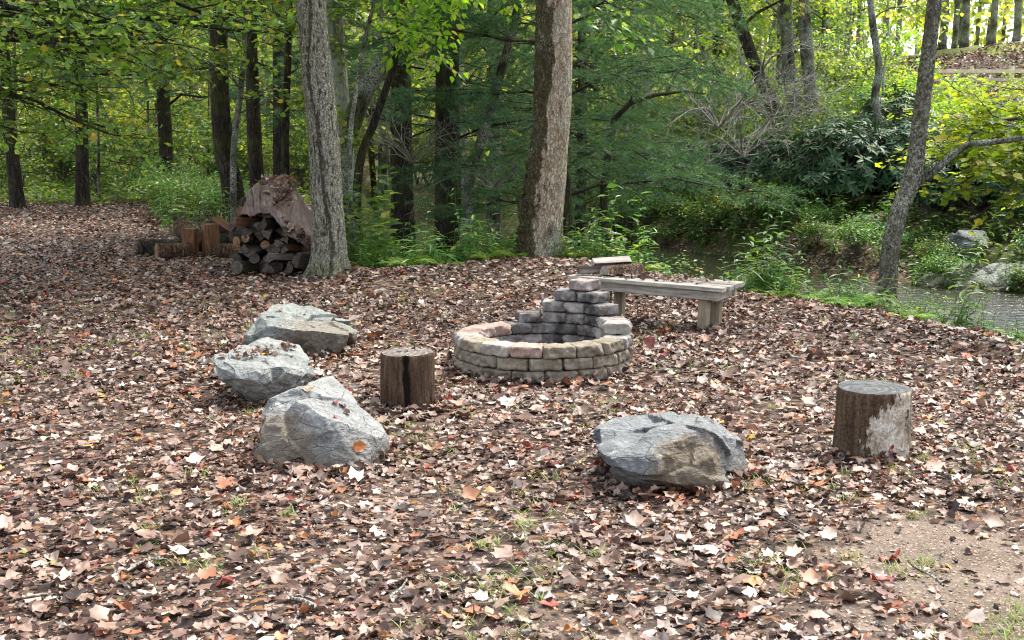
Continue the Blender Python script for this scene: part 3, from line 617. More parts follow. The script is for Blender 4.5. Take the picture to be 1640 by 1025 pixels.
# ---------------------------------------------------------------- fire pit
def block_mat(name, c0, c1, c2, soot=0.0):
    m = Mat(name); oc = m.coord('Object'); oi = m.n('ObjectInfo'); off = m.n('VectorMath', {0: oc, 1: oi.outputs['Location']}, operation='ADD').outputs[0]
    n1 = m.noise(off, 9, 7, .65, .6); n2_ = m.noise(off, 34, 6, .7); fine = m.noise(off, 130, 4, .7)
    a = m.ramp(n1, [(.3, c0), (.52, c1), (.72, c2)]); a = m.mix(.7, a, m.ramp(n2_, [(.3, .68), (.7, 1.3)]), 'MULTIPLY'); a = m.mix(.5, a, m.ramp(fine, [(.35, .65), (.7, 1.35)]), 'MULTIPLY')
    v = m.ramp(oi.outputs['Random'], [(0, (.80, .79, .76)), (.3, (1.06, .98, .94)), (.6, (.93, .94, .93)), (1, (1.16, 1.12, 1.05))]); a = m.mix(1, a, v, 'MULTIPLY')
    if soot:
        f = m.ramp(m.math('ADD', m.math('MULTIPLY', n1, .8), m.math('MULTIPLY', oi.outputs['Random'], .25)), [(.40, soot), (.66, soot * .30)])
        a = m.mix(f, a, (.014, .012, .012))
    h = m.math('ADD', m.math('MULTIPLY', n1, 1.2), m.math('ADD', n2_, m.math('MULTIPLY', fine, .5)))
    return m.out(a, .88, m.bump(h, 1, .010), .25)
B_tan = block_mat('tan_block', (.12, .098, .07), (.25, .215, .165), (.38, .345, .285))
B_grey = block_mat('grey_block', (.17, .16, .145), (.32, .30, .275), (.48, .46, .43))
B_pink = block_mat('pink_block', (.19, .13, .11), (.34, .25, .215), (.46, .385, .345))
B_soot = block_mat('sooty_block', (.17, .15, .145), (.32, .30, .29), (.48, .46, .44), .80)
B_soot2 = block_mat('half_sooty_block', (.20, .16, .15), (.36, .32, .30), (.52, .49, .47), .40)
def block_mesh(w0, dep, h, seed):
    """origin at bottom centre; outer split face at +Y"""
    nx, ny, nz = 18, 11, 9
    r_ = np.random.default_rng(seed); g = Geo()
    def face(U, V, fn):
        uu, vv = np.meshgrid(np.linspace(-1, 1, U), np.linspace(-1, 1, V)); p = fn(uu, vv).reshape(-1, 3)
        i = np.arange(V - 1)[:, None]; j = np.arange(U - 1)[None]
        g.add(p, np.stack([i * U + j, i * U + j + 1, (i + 1) * U + j + 1, (i + 1) * U + j], -1).reshape(-1, 4))
    o = np.ones
    face(nx, nz, lambda u, v: np.stack([u, -o(u.shape), v], -1)); face(nx, nz, lambda u, v: np.stack([-u, o(u.shape), v], -1))
    face(ny, nz, lambda u, v: np.stack([o(u.shape), u, v], -1)); face(ny, nz, lambda u, v: np.stack([-o(u.shape), -u, v], -1))
    face(nx, ny, lambda u, v: np.stack([u, v, o(u.shape)], -1)); face(nx, ny, lambda u, v: np.stack([u, -v, -o(u.shape)], -1))
    q = np.concatenate(g.v)
    # rounded box
    hx, hy, hz = w0 / 2, dep / 2, h / 2; rad = .015
    core = np.array([hx - rad, hy - rad, hz - rad]); p = q * [hx, hy, hz]; c = np.clip(p, -core, core); d = p - c
    L = np.linalg.norm(d, axis=1, keepdims=True); p = c + np.where(L > 1e-9, d / np.maximum(L, 1e-9) * np.minimum(rad, np.maximum(L, 0)), 0)
    p = np.where(L > 1e-9, c + d / np.maximum(L, 1e-9) * rad, p)
    # trapezoid plan, bulging split faces on both long sides
    p[:, 0] *= 1 - .16 * (.5 - p[:, 1] / dep) 
    s = fbm(p * 22 + seed * 3.7, 3, seed) ; s2 = fbm(p * 60 + seed, 2, seed + 4)
    ed = (1 - (np.abs(p[:, 2]) / hz) ** 4)
    p[:, 1] += np.sign(q[:, 1]) * (np.abs(q[:, 1]) > .9) * ed * (.007 + .015 * s)
    p += unit(d + 1e-6) * (.0055 * s + .0025 * s2)[:, None]
    p[:, 0] += .003 * s; p[:, 2] += h / 2
    # knocked corners
    for k in range(3):
        n_ = unit(np.array([r_.choice([-1, 1]) * r_.uniform(.6, 1), r_.choice([-1, 1]), r_.uniform(-.2, 1)])); pc = p - [0, 0, h / 2]
        dd = (pc @ n_).max() - r_.uniform(.004, .016); p = p - np.maximum(pc @ n_ - dd, 0)[:, None] * n_
    g2 = Geo(); g2.add(p, np.concatenate(g.f[4])); me = g2.mesh('block', B_tan, True); return me
PITC = G(871, 581, 0.0); PX, PY = PITC.x, 8.37
pitz = H(PX, PY) - .005
PX = X_at(871, PY)
pit = empty('fire_pit', (PX, PY, pitz), 0, 'round dry stacked block fire pit with a taller stepped back wall', 'fire pit')
NB = 17; STEP = 2 * math.pi / NB; RO = .592; DEP = .165; BH = .0795
bmeshes = [[block_mesh(STEP * RO * .955, DEP, BH - .003, s * 7 + k) for s in range(4)] for k in range(1)][0]
mesh_by = {}
def place_block(deg_c, row, mat, drr=0.0, key=None, extra=0, rrad=RO):
    th = math.radians(deg_c); src = bmeshes[random.randrange(4)]
    kk = (src.name, mat.name)
    if kk not in mesh_by:
        me = src.copy(); me.materials.clear(); me.materials.append(mat); mesh_by[kk] = me
    rr = rrad - DEP / 2 + random.uniform(-.005, .005) + drr
    o = link('stone_block', mesh_by[kk], pit, (rr * math.sin(th), rr * math.cos(th), row * BH + random.uniform(0, .002)))
    if row >= 3 or key: o.scale = (random.uniform(.88, .95), 1, random.uniform(.93, .98))
    o.rotation_euler = (random.uniform(-.02, .02), random.uniform(-.012, .012), -th + random.uniform(-.05, .05)); return o
SD = 360 / NB
for row in range(3):
    for k in range(NB):
        dc = 180 + SD / 2 + k * SD + (SD / 2 if row == 1 else 0) + (2 if row == 2 else 0); dc = (dc + 180) % 360 - 180
        back = -62 < dc < 88
        if back and row < 3: mat = random.choice([B_soot, B_soot2, B_soot]) if -25 < dc else B_soot2
        else: mat = B_tan
        if row == 2 and not (-40 < dc < 72):
            mat = {0: B_pink, 1: B_tan}.get(-1, random.choice([B_grey, B_grey, B_pink, B_tan]))
            if 150 < abs(dc): mat = B_pink if dc < 0 else B_tan
            if -62 < dc < -40: mat = B_pink
        place_block(dc, row, mat)
for row, degs in ((3, [-10, 11, 32, 53]), (4, [11, 32, 54]), (5, [22, 44]), (6, [35])):
    for d_ in degs:
        if d_ == 66: continue
        place_block(d_, row, B_soot if random.random() < .75 else B_soot2, 0)
o = place_block(72, 3, B_soot2); o = place_block(94, 3, B_grey, -.01)
# ash and leaves in the pit
th = np.linspace(0, 2 * math.pi, 40, endpoint=False); g = Geo()
V = [[0, 0, .03]] + [[.43 * q * math.cos(t), .43 * q * math.sin(t), .03 + .012 * math.sin(7 * t + q * 9)] for q in (.5, 1) for t in th]
g.add(V, [[0, 1 + i, 1 + (i + 1) % 40] for i in range(40)]); jj = np.arange(40); g.addf(np.stack([1 + jj, 41 + jj, 41 + (jj + 1) % 40, 1 + (jj + 1) % 40], -1), 0)
m = Mat('ash'); m.out(m.ramp(m.noise(m.coord(), 30, 6, .7), [(.3, (.03, .027, .025)), (.7, (.25, .235, .22))]), .95, m.bump(m.noise(m.coord(), 60, 5), 1, .01)); link('ash_bed', g.mesh('ash', m.m, True), pit)

# ---------------------------------------------------------------- wood helpers
def wood_mat(name, c0, c1, c2, ax=0, sc=1):
    m = Mat(name); s = [1, 1, 1]; s[ax] = .07; oc = m.coord('Object', tuple(s)); o1 = m.coord('Object'); oi = m.n('ObjectInfo')
    off = m.n('VectorMath', {0: oc, 1: oi.outputs['Location']}, operation='ADD').outputs[0]
    n1 = m.noise(off, 40 * sc, 7, .7, .8); n2_ = m.noise(o1, 9, 5, .6); fine = m.noise(off, 160 * sc, 3, .6)
    a = m.ramp(n1, [(.3, c0), (.5, c1), (.72, c2)]); a = m.mix(.5, a, m.ramp(n2_, [(.3, .6), (.7, 1.3)]), 'MULTIPLY')
    a = m.mix(1, a, m.ramp(oi.outputs['Random'], [(0, .8), (1, 1.2)]), 'MULTIPLY')
    return m.out(a, .8, m.bump(m.math('ADD', n1, m.math('MULTIPLY', fine, .5)), .8, .004), .25)
M_plank = wood_mat('weathered_plank', (.13, .115, .095), (.30, .275, .235), (.47, .44, .39), 0)
M_post = wood_mat('bench_post', (.11, .085, .05), (.24, .19, .125), (.36, .30, .21), 2)
def plank(name, L, W, Hh, mat, parent, loc, rot=(0, 0, 0), seg=24, bow=.002, seed=0):
    """bevelled board along x with slight wear"""
    r_ = np.random.default_rng(seed); b = .004
    prof = [(-W / 2 + b, -Hh / 2), (W / 2 - b, -Hh / 2), (W / 2, -Hh / 2 + b), (W / 2, Hh / 2 - b), (W / 2 - b, Hh / 2), (-W / 2 + b, Hh / 2), (-W / 2, Hh / 2 - b), (-W / 2, -Hh / 2 + b)]
    xs_ = np.concatenate([[-L / 2], np.linspace(-L / 2 + b, L / 2 - b, seg), [L / 2]]); V = []; k = len(prof)
    for i, x in enumerate(xs_):
        s = .97 if i in (0, len(xs_) - 1) else 1
        for (y, z) in prof: V.append((x + (r_.uniform(-.002, .002) if s < 1 else 0), y * s + bow * math.sin(x * 3 + seed) + r_.normal(0, .0006), z * s + bow * math.cos(x * 2.3 + seed * 2)))
    n = len(xs_); F = [[i * k + j, i * k + (j + 1) % k, (i + 1) * k + (j + 1) % k, (i + 1) * k + j] for i in range(n - 1) for j in range(k)]
    g = Geo(); g.add(V, F); c0 = g.n; g.add([(xs_[0], 0, 0), (xs_[-1], 0, 0)], np.array([[0, 0, 0]]) [:0].reshape(0, 3).astype(int)); 
    g.addf([[c0, (j + 1) % k, j] for j in range(k)], 0); g.addf([[c0 + 1, (n - 1) * k + j, (n - 1) * k + (j + 1) % k] for j in range(k)], 0)
    o = link(name, g.mesh(name, mat), parent, loc); o.rotation_euler = rot; return o
# bench: local x along its length (from right end to left end), y across
A_ = P(1156, 459, 9.78); bl = 1.36; bw = .52; phi = R(29)
btop = A_.z; bc = Vector((A_.x - math.cos(phi) * bl / 2 + math.sin(phi) * bw / 2, A_.y + math.sin(phi) * bl / 2 + math.cos(phi) * bw / 2, 0))
bz = H(bc.x, bc.y)
bench = empty('wooden_bench', (bc.x, bc.y, bz), -phi, 'weathered grey plank bench with square posts behind the fire pit', 'bench')
bh = btop - bz
bench.rotation_euler = (0, R(1.2), -phi)
for k in range(4): plank('seat_plank', bl, .114, .034, M_plank, bench, (random.uniform(-.012, .012), -bw / 2 + .055 + k * .1365, bh - .017 + random.uniform(-.002, .002)), (0, 0, random.uniform(-.006, .006)), seed=k)
for s in (-1, 1): plank('apron', bl - .1, .036, .072, M_plank, bench, (0, s * (bw / 2 - .055), bh - .072), seed=5 + s)
for s in (-1, 1): plank('cross_rail', bw - .15, .036, .085, M_plank, bench, (s * (bl / 2 - .09), 0, bh - .0815), (0, 0, R(90)), seed=8 + s, seg=6)
for sx_ in (-1, 1):
    for sy_ in (-1, 1):
        cx, cyy = sx_ * (bl / 2 - (.19 if sx_ > 0 else .30)), sy_ * (bw / 2 - .055 - .062)
        hh = bh - .036
        o = plank('leg', hh + .05, .08, .08, M_post, bench, (cx, cyy, (hh - .05) / 2), (0, R(90), 0), seed=12 + sx_ + 3 * sy_, seg=8)
# legs were modelled lying down: give them an upright grain
for ch in bench.children:
    if ch.name.startswith('leg'): ch.data.materials.clear(); ch.data.materials.append(M_plank_leg if 'M_plank_leg' in globals() else wood_mat('bench_leg_wood', (.11, .09, .06), (.25, .205, .14), (.38, .325, .24), 0))

# logs and split firewood
M_cut = cut_mat('fresh_log_end', (.08, .04, .02), (.20, .105, .055), (.36, .22, .13), 90)
M_cutdark = cut_mat('old_log_end', (.014, .01, .008), (.045, .033, .026), (.12, .09, .068), 90)
M_split = wood_mat('split_wood_face', (.05, .024, .012), (.14, .068, .034), (.27, .15, .085), 0)
M_splitgrey = wood_mat('grey_split_wood', (.03, .022, .018), (.09, .07, .058), (.22, .185, .16), 0)
M_splitdark = wood_mat('dark_split_wood', (.018, .014, .012), (.06, .046, .038), (.14, .11, .09), 0)
M_splitpale = wood_mat('pale_split_wood', (.14, .11, .09), (.32, .275, .235), (.48, .43, .38), 0)
def log_mesh(L, r, mats, kind='round', seed=0):
    """along x; kind round / half / wedge; mats = (bark, cut end, split face)"""
    r_ = np.random.default_rng(seed); ns = 20 if kind == 'round' else 14
    if kind == 'round': th = np.linspace(0, 2 * math.pi, ns, endpoint=False); prof = np.stack([np.cos(th), np.sin(th)], -1) * r; bark = np.ones(ns, bool)
    else:
        span = math.pi if kind == 'half' else math.pi * .45
        th = np.linspace(-span / 2, span / 2, 8) + math.pi / 2; arc = np.stack([np.cos(th), np.sin(th)], -1) * r
        if kind == 'half': fl = np.linspace(arc[-1], arc[0], 6)[1:-1]; prof = np.concatenate([arc, fl])
        else:
            ap = np.array([0, -.05 * r]); prof = np.concatenate([arc, np.linspace(arc[-1], ap, 4)[1:], np.linspace(ap, arc[0], 4)[1:-1]])
        prof = prof - prof.mean(0); prof += r_.normal(0, r * .03, prof.shape); bark = np.zeros(len(prof), bool); bark[:7] = True
    k = len(prof); nseg = 12; xs_ = np.linspace(-L / 2, L / 2, nseg); V = []
    for i, x in enumerate(xs_):
        sc = 1 + .05 * math.sin(x * 9 + seed) ; nz = fbm(np.stack([prof[:, 0] / r * 2, prof[:, 1] / r * 2, np.full(k, x * 8 + seed)], -1), 3, seed) * .06
        p = prof * (sc + nz)[:, None]; V.append(np.stack([np.full(k, x), p[:, 0], p[:, 1]], -1))
    g = Geo(); g.add(np.concatenate(V), np.zeros((0, 4), int))
    for i in range(nseg - 1):
        j = np.arange(k); q = np.stack([i * k + j, i * k + (j + 1) % k, (i + 1) * k + (j + 1) % k, (i + 1) * k + j], -1)[:, ::-1]
        g.addf(q[bark], 0, 0); g.addf(q[~bark], 0, 2) if (~bark).any() else None
    c0 = g.n; g.add([(-L / 2 - .002, *prof.mean(0)), (L / 2 + .002, *prof.mean(0))], np.zeros((0, 3), int))
    g.addf([[c0, j, (j + 1) % k] for j in range(k)], 0, 1); g.addf([[c0 + 1, (nseg - 1) * k + (j + 1) % k, (nseg - 1) * k + j] for j in range(k)], 0, 1)
    return g.mesh('log', list(mats), False)
def log(name, me, loc, rot, label, cat, group): 
    o = link(name, me, None, loc); o.rotation_euler = rot; return tag(o, label, cat, group)
GL = 'split logs heaped on the ground'
def gp(px, py, z=0.0): q = G(px, py, z); return q
fresh = (M_bark_log, M_cut, M_split); dark3 = (M_bark_dark, M_cutdark, M_splitdark); grey3 = (M_bark_dark, M_splitgrey, M_splitgrey); pale3 = (M_bark_log, M_splitpale, M_splitpale)
LG = [ # px,py centre, Y, L, r, kind, rot(deg x,y,z), mats, label
 (258, 400, 16.3, .52, .10, 'round', (20, 0, 12), dark3, 'dark round log at the left end of the heap'),
 (276, 402, 15.8, .36, .088, 'round', (0, 0, 28), fresh, 'short brown log lying in front of the dark one, cut end towards the clearing'),
 (289, 391, 16.4, .40, .065, 'half', (0, 0, 5), pale3, 'pale split half log lying on the two left logs'),
 (306, 391, 16.0, .34, .135, 'wedge', (0, -90, -60), fresh, 'orange split wedge standing on end, left of the upright pair'),
 (337, 387, 16.0, .40, .150, 'wedge', (0, -90, -100), fresh, 'tallest orange split wedge standing on end in the middle of the heap'),
 (363, 402, 15.9, .33, .082, 'round', (0, 0, -14), fresh, 'short orange brown log lying in front at the right of the heap'),
 (301, 372, 16.5, .36, .10, 'round', (0, 14, -50), (M_bark_log, M_cut, M_splitdark), 'dark barked log lying on top at the left rear of the heap'),
 (337, 361, 16.9, .30, .09, 'half', (30, -20, 30), pale3, 'pale topped split log at the summit of the heap'),
 (361, 366, 16.5, .36, .13, 'wedge', (150, 28, -20), fresh, 'brown split log tipped sideways on top of the heap'),
 (383, 374, 16.4, .30, .095, 'round', (0, 0, -70), (M_bark_dark, M_cutdark, M_splitdark), 'round log showing its cut end beside the covered woodpile'),
 (330, 400, 16.8, .50, .11, 'round', (0, 0, 5), dark3, 'dark log under the middle of the heap'),
 (356, 385, 17.0, .55, .12, 'round', (0, 0, -5), dark3, 'dark log under the right of the heap'),
 (385, 395, 16.9, .40, .10, 'round', (0, 0, 10), dark3, 'dark log between the heap and the covered woodpile')]
for k, (px, py, Y, L, r, kind, rot, mats, lab) in enumerate(LG):
    p = P(px, py, Y); gz = H(p.x, p.y); 
    zc = max(p.z, gz + (L / 2 if kind == 'wedge' and abs(rot[1]) > 80 else r * .8))
    log('firewood_log', log_mesh(L * 1.1, r * 1.2, mats, kind, 60 + k), (p.x, p.y, zc), tuple(R(a) for a in rot), lab, 'log', GL)
# covered stack
GS = 'dark firewood stacked under the tarp'
protos = [log_mesh(.42, r, dark3 if q % 3 else grey3, kind, 90 + q) for q, (r, kind) in enumerate([(.075, 'round'), (.095, 'wedge'), (.08, 'half'), (.10, 'wedge'), (.06, 'round'), (.09, 'half')])]
SY = 14.35; ymid = SY + .25
# a few fallen around its foot
for k, (px, py, Y, rz) in enumerate([(395, 425, 14.15, 70), (428, 440, 14.0, 110), (470, 432, 14.05, 84), (450, 420, 14.1, 60), (408, 410, 14.2, 100), (488, 422, 14.0, 75)]):
    p = P(px, py, Y); log('firewood_log', protos[k], (p.x, p.y, H(p.x, p.y) + .07 + (k > 2) * .1), (k, .1, R(rz)), 'dark split log tumbled at the foot of the covered stack', 'log', 'loose logs at the foot of the covered stack')
# tarp : control grid (px,py,Y) rows from the back edge to the front hem
CT = [[(408, 302, 15.3), (432, 288, 15.35), (462, 290, 15.4), (485, 318, 15.4), (508, 352, 15.4)],
      [(402, 306, 15.0), (425, 292, 15.0), (455, 296, 15.05), (480, 322, 15.05), (510, 360, 15.05)],
      [(398, 312, 14.7), (417, 302, 14.7), (443, 312, 14.7), (474, 334, 14.7), (512, 372, 14.7)],
      [(395, 322, 14.45), (411, 318, 14.42), (434, 328, 14.4), (466, 350, 14.4), (514, 384, 14.45)],
      [(391, 334, 14.30), (407, 335, 14.26), (430, 337, 14.24), (459, 362, 14.26), (515, 396, 14.3)],
      [(387, 342, 14.24), (404, 347, 14.18), (431, 343, 14.17), (462, 379, 14.19), (516, 410, 14.24)]]
ct = np.array([[list(P(*q)) for q in r] for r in CT])
def catmull(a, n, axis_):
    a = np.moveaxis(a, axis_, 0); k = len(a); t = np.linspace(0, k - 1, n); i = np.clip(np.floor(t).astype(int), 0, k - 2); f = (t - i)[:, None, None]
    p = lambda q: a[np.clip(i + q, 0, k - 1)]
    r = .5 * ((2 * p(0)) + (-p(-1) + p(1)) * f + (2 * p(-1) - 5 * p(0) + 4 * p(1) - p(2)) * f ** 2 + (-p(-1) + 3 * p(0) - 3 * p(1) + p(2)) * f ** 3)
    return np.moveaxis(r, 0, axis_)
tv = catmull(catmull(ct, 70, 0), 80, 1); dn = unit(np.cross(np.gradient(tv, axis=1), np.gradient(tv, axis=0)))
dn = np.where(dn[..., 1:2] > 0, -dn, dn)
jj_, ii_ = np.meshgrid(np.arange(80), np.arange(70)); wr = 1 - 2 * np.abs(fbm(np.stack([jj_ * .16 - ii_ * .05, ii_ * .028 + jj_ * .01, 0 * ii_ + .3], -1), 3, 5)); tv = tv + dn * (.024 * wr + .012 * (1 - 2 * np.abs(fbm(tv * 6.5, 2, 8))))[..., None]
g = Geo(); n0, n1_ = tv.shape[:2]; i = np.arange(n0 - 1)[:, None]; j = np.arange(n1_ - 1)[None]
g.add(tv.reshape(-1, 3), np.stack([i * n1_ + j, i * n1_ + j + 1, (i + 1) * n1_ + j + 1, (i + 1) * n1_ + j], -1).reshape(-1, 4))
m = Mat('brown_tarp'); oc = m.coord(); n_ = m.noise(oc, 6, 6, .65)
m.out(m.ramp(n_, [(.3, (.085, .05, .046)), (.5, (.135, .084, .077)), (.7, (.19, .125, .115))]), .45, m.bump(m.noise(oc, 7, 4, .5, .6), .5, .012), .5)
o = link('tarp', g.mesh('tarp', m.m, True)); tag(o, 'crumpled mauve brown tarp draped over the woodpile', 'tarp')
md = o.modifiers.new('thick', 'SOLIDIFY'); md.thickness = .006
protos = [log_mesh(.42, r, mt, kind, 90 + q) for q, (r, kind, mt) in enumerate([(.07, 'round', dark3), (.10, 'wedge', grey3), (.085, 'half', dark3), (.11, 'wedge', dark3), (.055, 'round', (M_bark_dark, M_cut, M_split)), (.095, 'half', grey3), (.10, 'wedge', (M_bark_dark, M_splitgrey, M_split))])]
tvf = tv.reshape(-1, 3)
for row in range(9):
    z = .06 + row * .10
    for dpt in range(3):
        n = 7
        for c in range(n):
            px = 383 + (c + .5 + random.uniform(-.3, .3)) * 132 / n; Y = SY + .10 + dpt * .36 + random.uniform(-.05, .05); x = X_at(px, Y); gz = H(x, Y)
            dd = (tvf[:, 0] - x) ** 2 + (tvf[:, 1] - (Y - .15)) ** 2; k_ = np.argsort(dd)[:12]; lim = np.median(tvf[k_, 2]) if dd[k_[0]] < .03 else (.55 if px > 395 else .42)
            if gz + z + .12 > lim or (dpt and row < 2): continue
            o = bpy.data.objects.new('firewood_log', protos[random.choice([0, 1, 1, 2, 3, 3, 4, 5, 6])]); C.objects.link(o)
            o.location = (x, Y, gz + z + random.uniform(-.02, .02)); o.rotation_euler = (random.uniform(0, 6.28), random.uniform(-.15, .15), R(90) + random.uniform(-.5, .5))
            tag(o, 'dark weathered piece of firewood in the stack under the tarp', 'log', GS)
def pile(name, pts, nrm, size, label, mat=None):
    g = Geo(); pts = np.array(pts); n = len(pts); ov = [dead_oval(i + 40, cu) for i, cu in enumerate((-.9, .8, 1.6, -1.6))] + [maple(9, .6)]
    k = rng.integers(0, 5, n)
    for q in range(5):
        w_ = k == q; m_ = w_.sum(); scatter(g, pts[w_], rng.normal(0, 1, (m_, 3)) * [1, 1, .35], np.asarray(nrm)[w_] + rng.normal(0, .35, (m_, 3)), size * rng.uniform(.7, 1.3, m_), ov[q])
    return tag(link(name, g.mesh(name, mat or M_litter)), label, 'leaf litter', None, 'stuff')
def on_grid(mask_c, n):
    out = []; nn = []
    for (u, v, su, sv_) in mask_c:
        for _ in range(n):
            a_ = int(np.clip(rng.normal(u, su), 0, n0 - 1)); b_ = int(np.clip(rng.normal(v, sv_), 0, n1_ - 1)); q = dn[a_, b_]
            out.append(tv[a_, b_] + q * .02 + rng.normal(0, .008, 3)); nn.append(q)
    return out, nn
pts_, nn_ = on_grid([(10, 22, 5, 8), (12, 40, 5, 6), (26, 38, 6, 5), (30, 46, 5, 3), (58, 64, 5, 6), (62, 70, 4, 5)], 42)
pile('leaves_on_tarp', pts_, nn_, .07, 'dead leaves caught in the folds of the brown tarp')

# firewood lying on the bench, stones by its leg
def on_bench(lx, ly, lz): 
    from mathutils import Euler
    return Vector(bench.location) + Euler(bench.rotation_euler).to_matrix() @ Vector((lx, ly, bh + lz))
for k, (lx, ly, rz, L, r, lab, lz, mt) in enumerate([(-.50, -.08, 20, .34, .066, 'split firewood with grey bark lying across the left end of the bench', .04, grey3), (-.33, .06, 38, .40, .07, 'pale split firewood lying on the bench, right one of the three', .045, pale3), (-.42, .03, 25, .36, .066, 'pale brown firewood piece resting on top of the others on the bench', .105, (M_bark_mid, M_splitpale, M_splitpale))]):
    log('firewood_piece', log_mesh(L, r, mt, 'wedge' if k != 1 else 'half', 137 + k), on_bench(lx, ly, lz), (R([200, 0, 170][k]), 0, R(rz)), lab, 'firewood', 'firewood left on the bench')
q = [on_bench(*p, .015) for p in np.stack([np.clip(rng.normal(-.02, .3, 130), -.6, .6), rng.normal(.02, .12, 130).clip(-.2, .2)], -1)]
pile('leaves_on_bench', [list(v) for v in q], np.tile([0, 0, 1.], (130, 1)), .06, 'dry leaves scattered along the bench seat')
def small_rock(px, py, sx_, sy_, sz_, mat, label, seed, rz=0, z=None):
    b = G(px, py); b.z = H(b.x, b.y) if z is None else z
    r_ = np.random.default_rng(seed); d = unit(r_.normal(0, 1, (26, 3))) * [sx_, sy_, sz_] * r_.uniform(.85, 1.05, (26, 1)); c_, s_ = math.cos(rz), math.sin(rz)
    d = np.stack([d[:, 0] * c_ - d[:, 1] * s_, d[:, 0] * s_ + d[:, 1] * c_, d[:, 2]], -1)
    me = rock_mesh('rock', [tuple(b + Vector(v) + Vector((0, 0, sz_ * .35))) for v in d], mat, voxel=max(sx_ / 22, .006), chips=14, seed=seed, chipd=.02 * sx_ / .2, nz=.006 * sx_ / .2, origin=b)
    return tag(link('stone', me, None, b), label, 'stone')
M_pinkrock = rock_mat('pinkish_rock', (.27, .20, .18), (.12, .085, .075), (.42, .34, .31), seed=4)
M_mossrock = rock_mat('mossy_rock', (.20, .19, .15), (.08, .075, .05), (.36, .36, .31), seed=5)
small_rock(1146, 534, .07, .07, .05, M_pinkrock, 'small pinkish stone at the foot of the bench leg', 4)
small_rock(1176, 527, .13, .06, .035, M_mossrock, 'flat mossy stone lying beside the bench leg', 5, .1)
small_rock(668, 447, .13, .07, .04, M_splitpale if False else M_mossrock, 'pale flat stone among leaves at the left edge of the bank', 6, .3)
small_rock(1375, 495, .09, .07, .05, rock_mat('white_rock', (.42, .42, .41), (.2, .2, .2), (.6, .6, .6), seed=6), 'small whitish stone among ferns on the bank', 7)
# leaves resting on the boulders (single ones one can point at, and the drifts)
def ray_hit(px, py):
    dg = bpy.context.evaluated_depsgraph_get(); o_ = Vector((0, 0, EYE)); d_ = (P(px, py, 5) - o_).normalized()
    ok, loc, nr, *_ = S.ray_cast(dg, o_, d_); return loc, nr
dov = [dead_oval(6, 1.0), dead_oval(3, 1.2), dead_oval(5, -1.2), dead_oval(7, -.8)]
bpy.context.view_layer.update()
def solid(name, c): m_ = Mat(name); return m_.out(m_.mix(.6, c, m_.ramp(m_.noise(m_.coord(), 60, 4), [(.3, .6), (.7, 1.4)]), 'MULTIPLY'), .5, None, .4)
Lo, Lr, Lb, Lt = solid('orange_leaf', (.52, .19, .06)), solid('red_leaf', (.42, .08, .04)), solid('brown_leaf', (.12, .06, .045)), solid('tan_leaf', (.42, .27, .18))
for k, (px, py, s, mt, lab) in enumerate([(565, 717, .075, Lo, 'curled orange leaf on the lower slope of the nearest left boulder'), (539, 649, .04, Lr, 'small red leaf beside dark leaves on the nearest left boulder'), (540, 669, .03, Lr, 'tiny red leaf alone on the nearest left boulder'),
        (484, 623, .07, Lt, 'tan leaf on the upper edge of the nearest left boulder'), (551, 655, .055, Lb, 'dark brown curled leaf on the nearest left boulder'), (558, 662, .045, Lb, 'lowest dark leaf of the trio on the nearest left boulder'),
        (497, 609, .05, Lb, 'dark leaf at the peak of the nearest left boulder'), (488, 504, .06, Lt, 'tan leaf on the crown of the farthest left boulder'), (452, 497, .06, Lt, 'pinkish tan leaf at the left of the farthest boulder top'), (530, 516, .05, Lb, 'brown leaf on the right slope of the farthest left boulder')]):
    loc, nr = ray_hit(px, py); g = Geo(); scatter(g, [list(Vector(loc) + nr * .006)], np.array([[math.cos(k * 2.1), math.sin(k * 2.1) * .6, .2]]), np.array([list(nr)]), s, dov[k % 4])
    g2 = g.mesh('leaf', mt); tag(link('leaf', g2), lab, 'leaf')
def drift(name, spots, n, sz, label):
    pts = []; nn = []
    for (px, py, sx_, sy_) in spots:
        for _ in range(n):
            loc, nr = ray_hit(rng.normal(px, sx_), rng.normal(py, sy_))
            if loc is not None and nr.z > .25: pts.append(list(Vector(loc) + nr * rng.uniform(.004, .02))); nn.append(list(nr))
    if pts: pile(name, pts, nn, sz, label)
drift('leaves_on_boulder', [(395, 568, 12, 4), (418, 562, 9, 4), (455, 558, 12, 4)], 15, .045, 'drift of dead leaves in the hollow top of the middle left boulder')
drift('leaves_on_stump', [(655, 562, 14, 2)], 8, .035, 'few dry leaves on the dark stump top')
# stick on the rim
loc, nr = ray_hit(797, 545)

